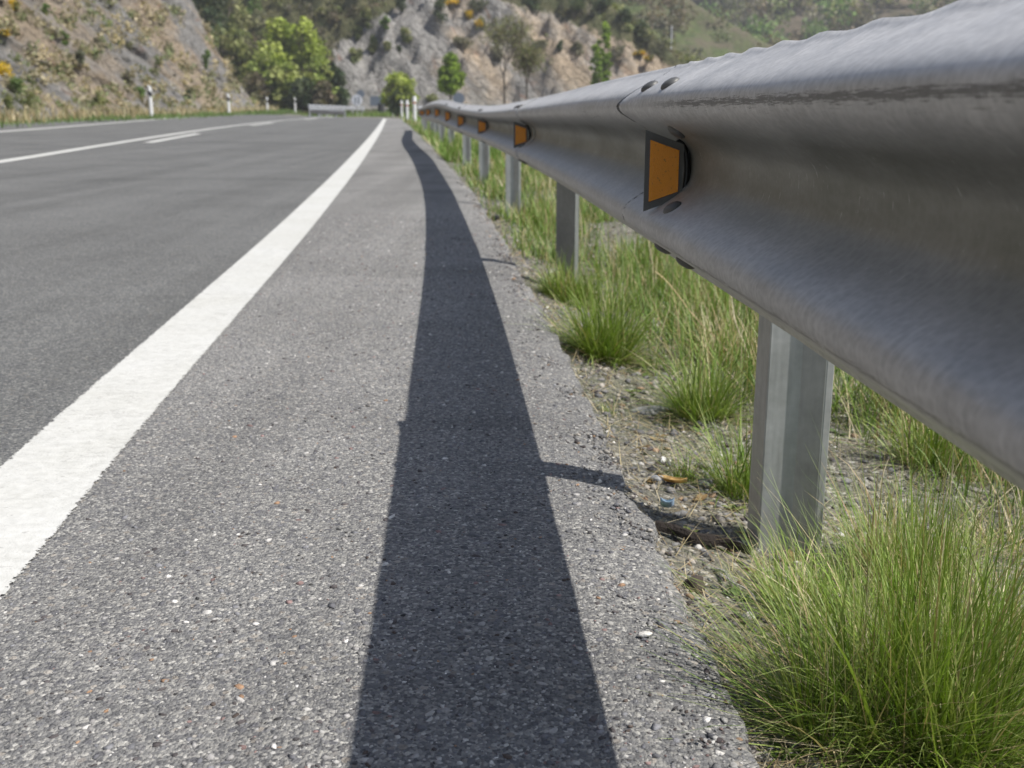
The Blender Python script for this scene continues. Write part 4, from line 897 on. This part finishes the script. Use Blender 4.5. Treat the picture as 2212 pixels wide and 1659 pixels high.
def undergrowth():
    # low scrub filling the wooded slope and the upper hillside
    n = 900; Vs, Fs, Cs = [], [], []; k = 0
    X = rng.uniform(-34, 20, n); Y = rng.uniform(92, 116, n); Z = hill_h(X, Y); v = vegmask(X, Y, Z)
    for i in range(n):
        if v[i] < .62 or Z[i] < -.2: continue
        r = rng.uniform(.35, .9); pal = LG['olive'] if rng.random() < .4 else (LG['brown'] if rng.random() < .5 else LG['scrub'])
        V, F, cc = leafcloud([(X[i], Y[i], Z[i] + r * .5), (X[i] + r * .7, Y[i], Z[i] + r * .4)], [(r, r, r * .8)] * 2, 90, .14, pal); Vs.append(V); Fs.append(F + k); Cs.append(cc); k += len(V)
    o = mesh('undergrowth', np.concatenate(Vs), np.concatenate(Fs), M_leaf, col=np.concatenate(Cs)); tag(o, 'low brown and olive undergrowth on the upper hillside', 'undergrowth', kind='stuff')
undergrowth()
# grass at the foot of the cutting
def footgrass():
    n = 260; Y = rng.uniform(20, 76, n); Vs, Fs, Cs = [], [], []; k = 0
    for y in Y:
        x = float(cutB(y)) + rng.uniform(-.5, 1.4); m = 46; B = np.stack([x + rng.normal(0, .28, m), y + rng.normal(0, .5, m), np.full(m, float(cutZ(y)) - .12)], -1)
        near = x > float(cutB(y)) + .3; c = pick([(.10, .17, .04), (.14, .20, .06)] if near else STRAW + [(.16, .17, .08)], m)
        V, F, cc = blades(B, rng.uniform(0, 6.28, m), rng.uniform(.12, .32 if near else .6, m), rng.uniform(0, .5, m), rng.uniform(0, .6, m), rng.uniform(.02, .05, m), c, c * 1.1, 3); Vs.append(V); Fs.append(F + k); Cs.append(cc); k += len(V)
    o = mesh('roadside_grass', np.concatenate(Vs), np.concatenate(Fs), M_grass, col=np.concatenate(Cs)); tag(o, 'green and dry grass along the foot of the left rock cutting', 'grass', kind='stuff')
    Vs, Fs, Cs = [], [], []; k = 0
    for i in range(260):     # green strip on the outside of the bend
        x = rng.uniform(-26, 4); y = rng.uniform(86, 93); m = 30; B = np.stack([x + rng.normal(0, .4, m), y + rng.normal(0, .4, m), np.full(m, -.12)], -1); c = pick(GREEN, m)
        V, F, cc = blades(B, rng.uniform(0, 6.28, m), rng.uniform(.2, .5, m), rng.uniform(0, .5, m), rng.uniform(0, .6, m), rng.uniform(.04, .08, m), c, c * 1.1, 3); Vs.append(V); Fs.append(F + k); Cs.append(cc); k += len(V)
    o = mesh('bend_grass', np.concatenate(Vs), np.concatenate(Fs), M_grass, col=np.concatenate(Cs)); tag(o, 'green grass strip outside the bend below the far rock', 'grass', kind='stuff')
footgrass()
def slope_scrub():
    n = 900; Vs, Fs, Cs = [], [], []; k = 0
    for i in range(n):
        px = rng.uniform(-60, 600); py = rng.uniform(-30, 262)
        if vnoise(np.array(px / 60.), np.array(py / 40.)) < -.1 - .5 * (py / 260) ** 2: continue
        p = cast(px, py)
        if p is None or p.y > 88 or p.x > -10: continue
        r = .0052 * p.y * rng.uniform(.5, 1.2); pal = [(.42, .35, .22), (.36, .31, .20), (.25, .25, .14), (.19, .22, .10), (.32, .28, .19)]
        V, F, cc = leafcloud([(p.x, p.y, p.z + r * .3)], [(r, r * 1.6, r)], 34, .0016 * p.y, pal, .3); Vs.append(V); Fs.append(F + k); Cs.append(cc); k += len(V)
    o = mesh('slope_scrub', np.concatenate(Vs), np.concatenate(Fs), M_leaf, col=np.concatenate(Cs)); tag(o, 'dry grass and low scrub dotted over the left rock cutting', 'scrub', kind='stuff')
slope_scrub()
pb = at(1449, 122, 128); ut = tube((0, 0), .07, -.5, 3.3, 8, .7)
def hillscrub():
    Vs, Fs, Cs = [], [], []; k = 0
    for i in range(420):
        X = rng.uniform(8, 40); Y = rng.uniform(134, 158); z = min((Y - 132) * .75, float(ridge2(X))) + float(vfbm(np.array(X * .12), np.array(Y * .12), 4)) * .8
        if rng.random() > (.95 if X < 20 + (z - 6) * .3 else .12): continue
        r = rng.uniform(.5, 1.2); V, F, cc = leafcloud([(X, Y, z + r * .4)], [(r * 1.3, r, r)], 60, .22, LG['scrub'] + LG['brown']); Vs.append(V); Fs.append(F + k); Cs.append(cc); k += len(V)
    o = mesh('hillside_scrub', np.concatenate(Vs), np.concatenate(Fs), M_leaf, col=np.concatenate(Cs)); tag(o, 'leafless grey-brown scrub on the left part of the grassy slope', 'scrub', kind='stuff')
hillscrub()
po = mesh('utility_pole', ut[0], ut[1], M_swhite); po.location = pb; tag(po, 'thin pale pole standing on the grassy slope', 'pole')

# ------------------------------------------------------------------ haze
hz = [(x, y, z) for z in (-60, 120) for y in (-320, 1300) for x in (-420, 420)]
hm = bpy.data.materials.new('haze_air'); hm.use_nodes = True; ht = hm.node_tree; ht.nodes.remove(ht.nodes['Principled BSDF'])
pv = ht.nodes.new('ShaderNodeVolumePrincipled'); pv.inputs['Color'].default_value = (.90, .92, .97, 1); pv.inputs['Density'].default_value = .00075; pv.inputs['Anisotropy'].default_value = .1
ht.links.new(pv.outputs[0], ht.nodes['Material Output'].inputs['Volume'])
o = mesh('haze', hz, [(0, 2, 3, 1), (4, 5, 7, 6), (0, 1, 5, 4), (2, 6, 7, 3), (0, 4, 6, 2), (1, 3, 7, 5)], hm); tag(o, 'thin pale spring haze between the camera and the far hills', 'haze', kind='stuff')
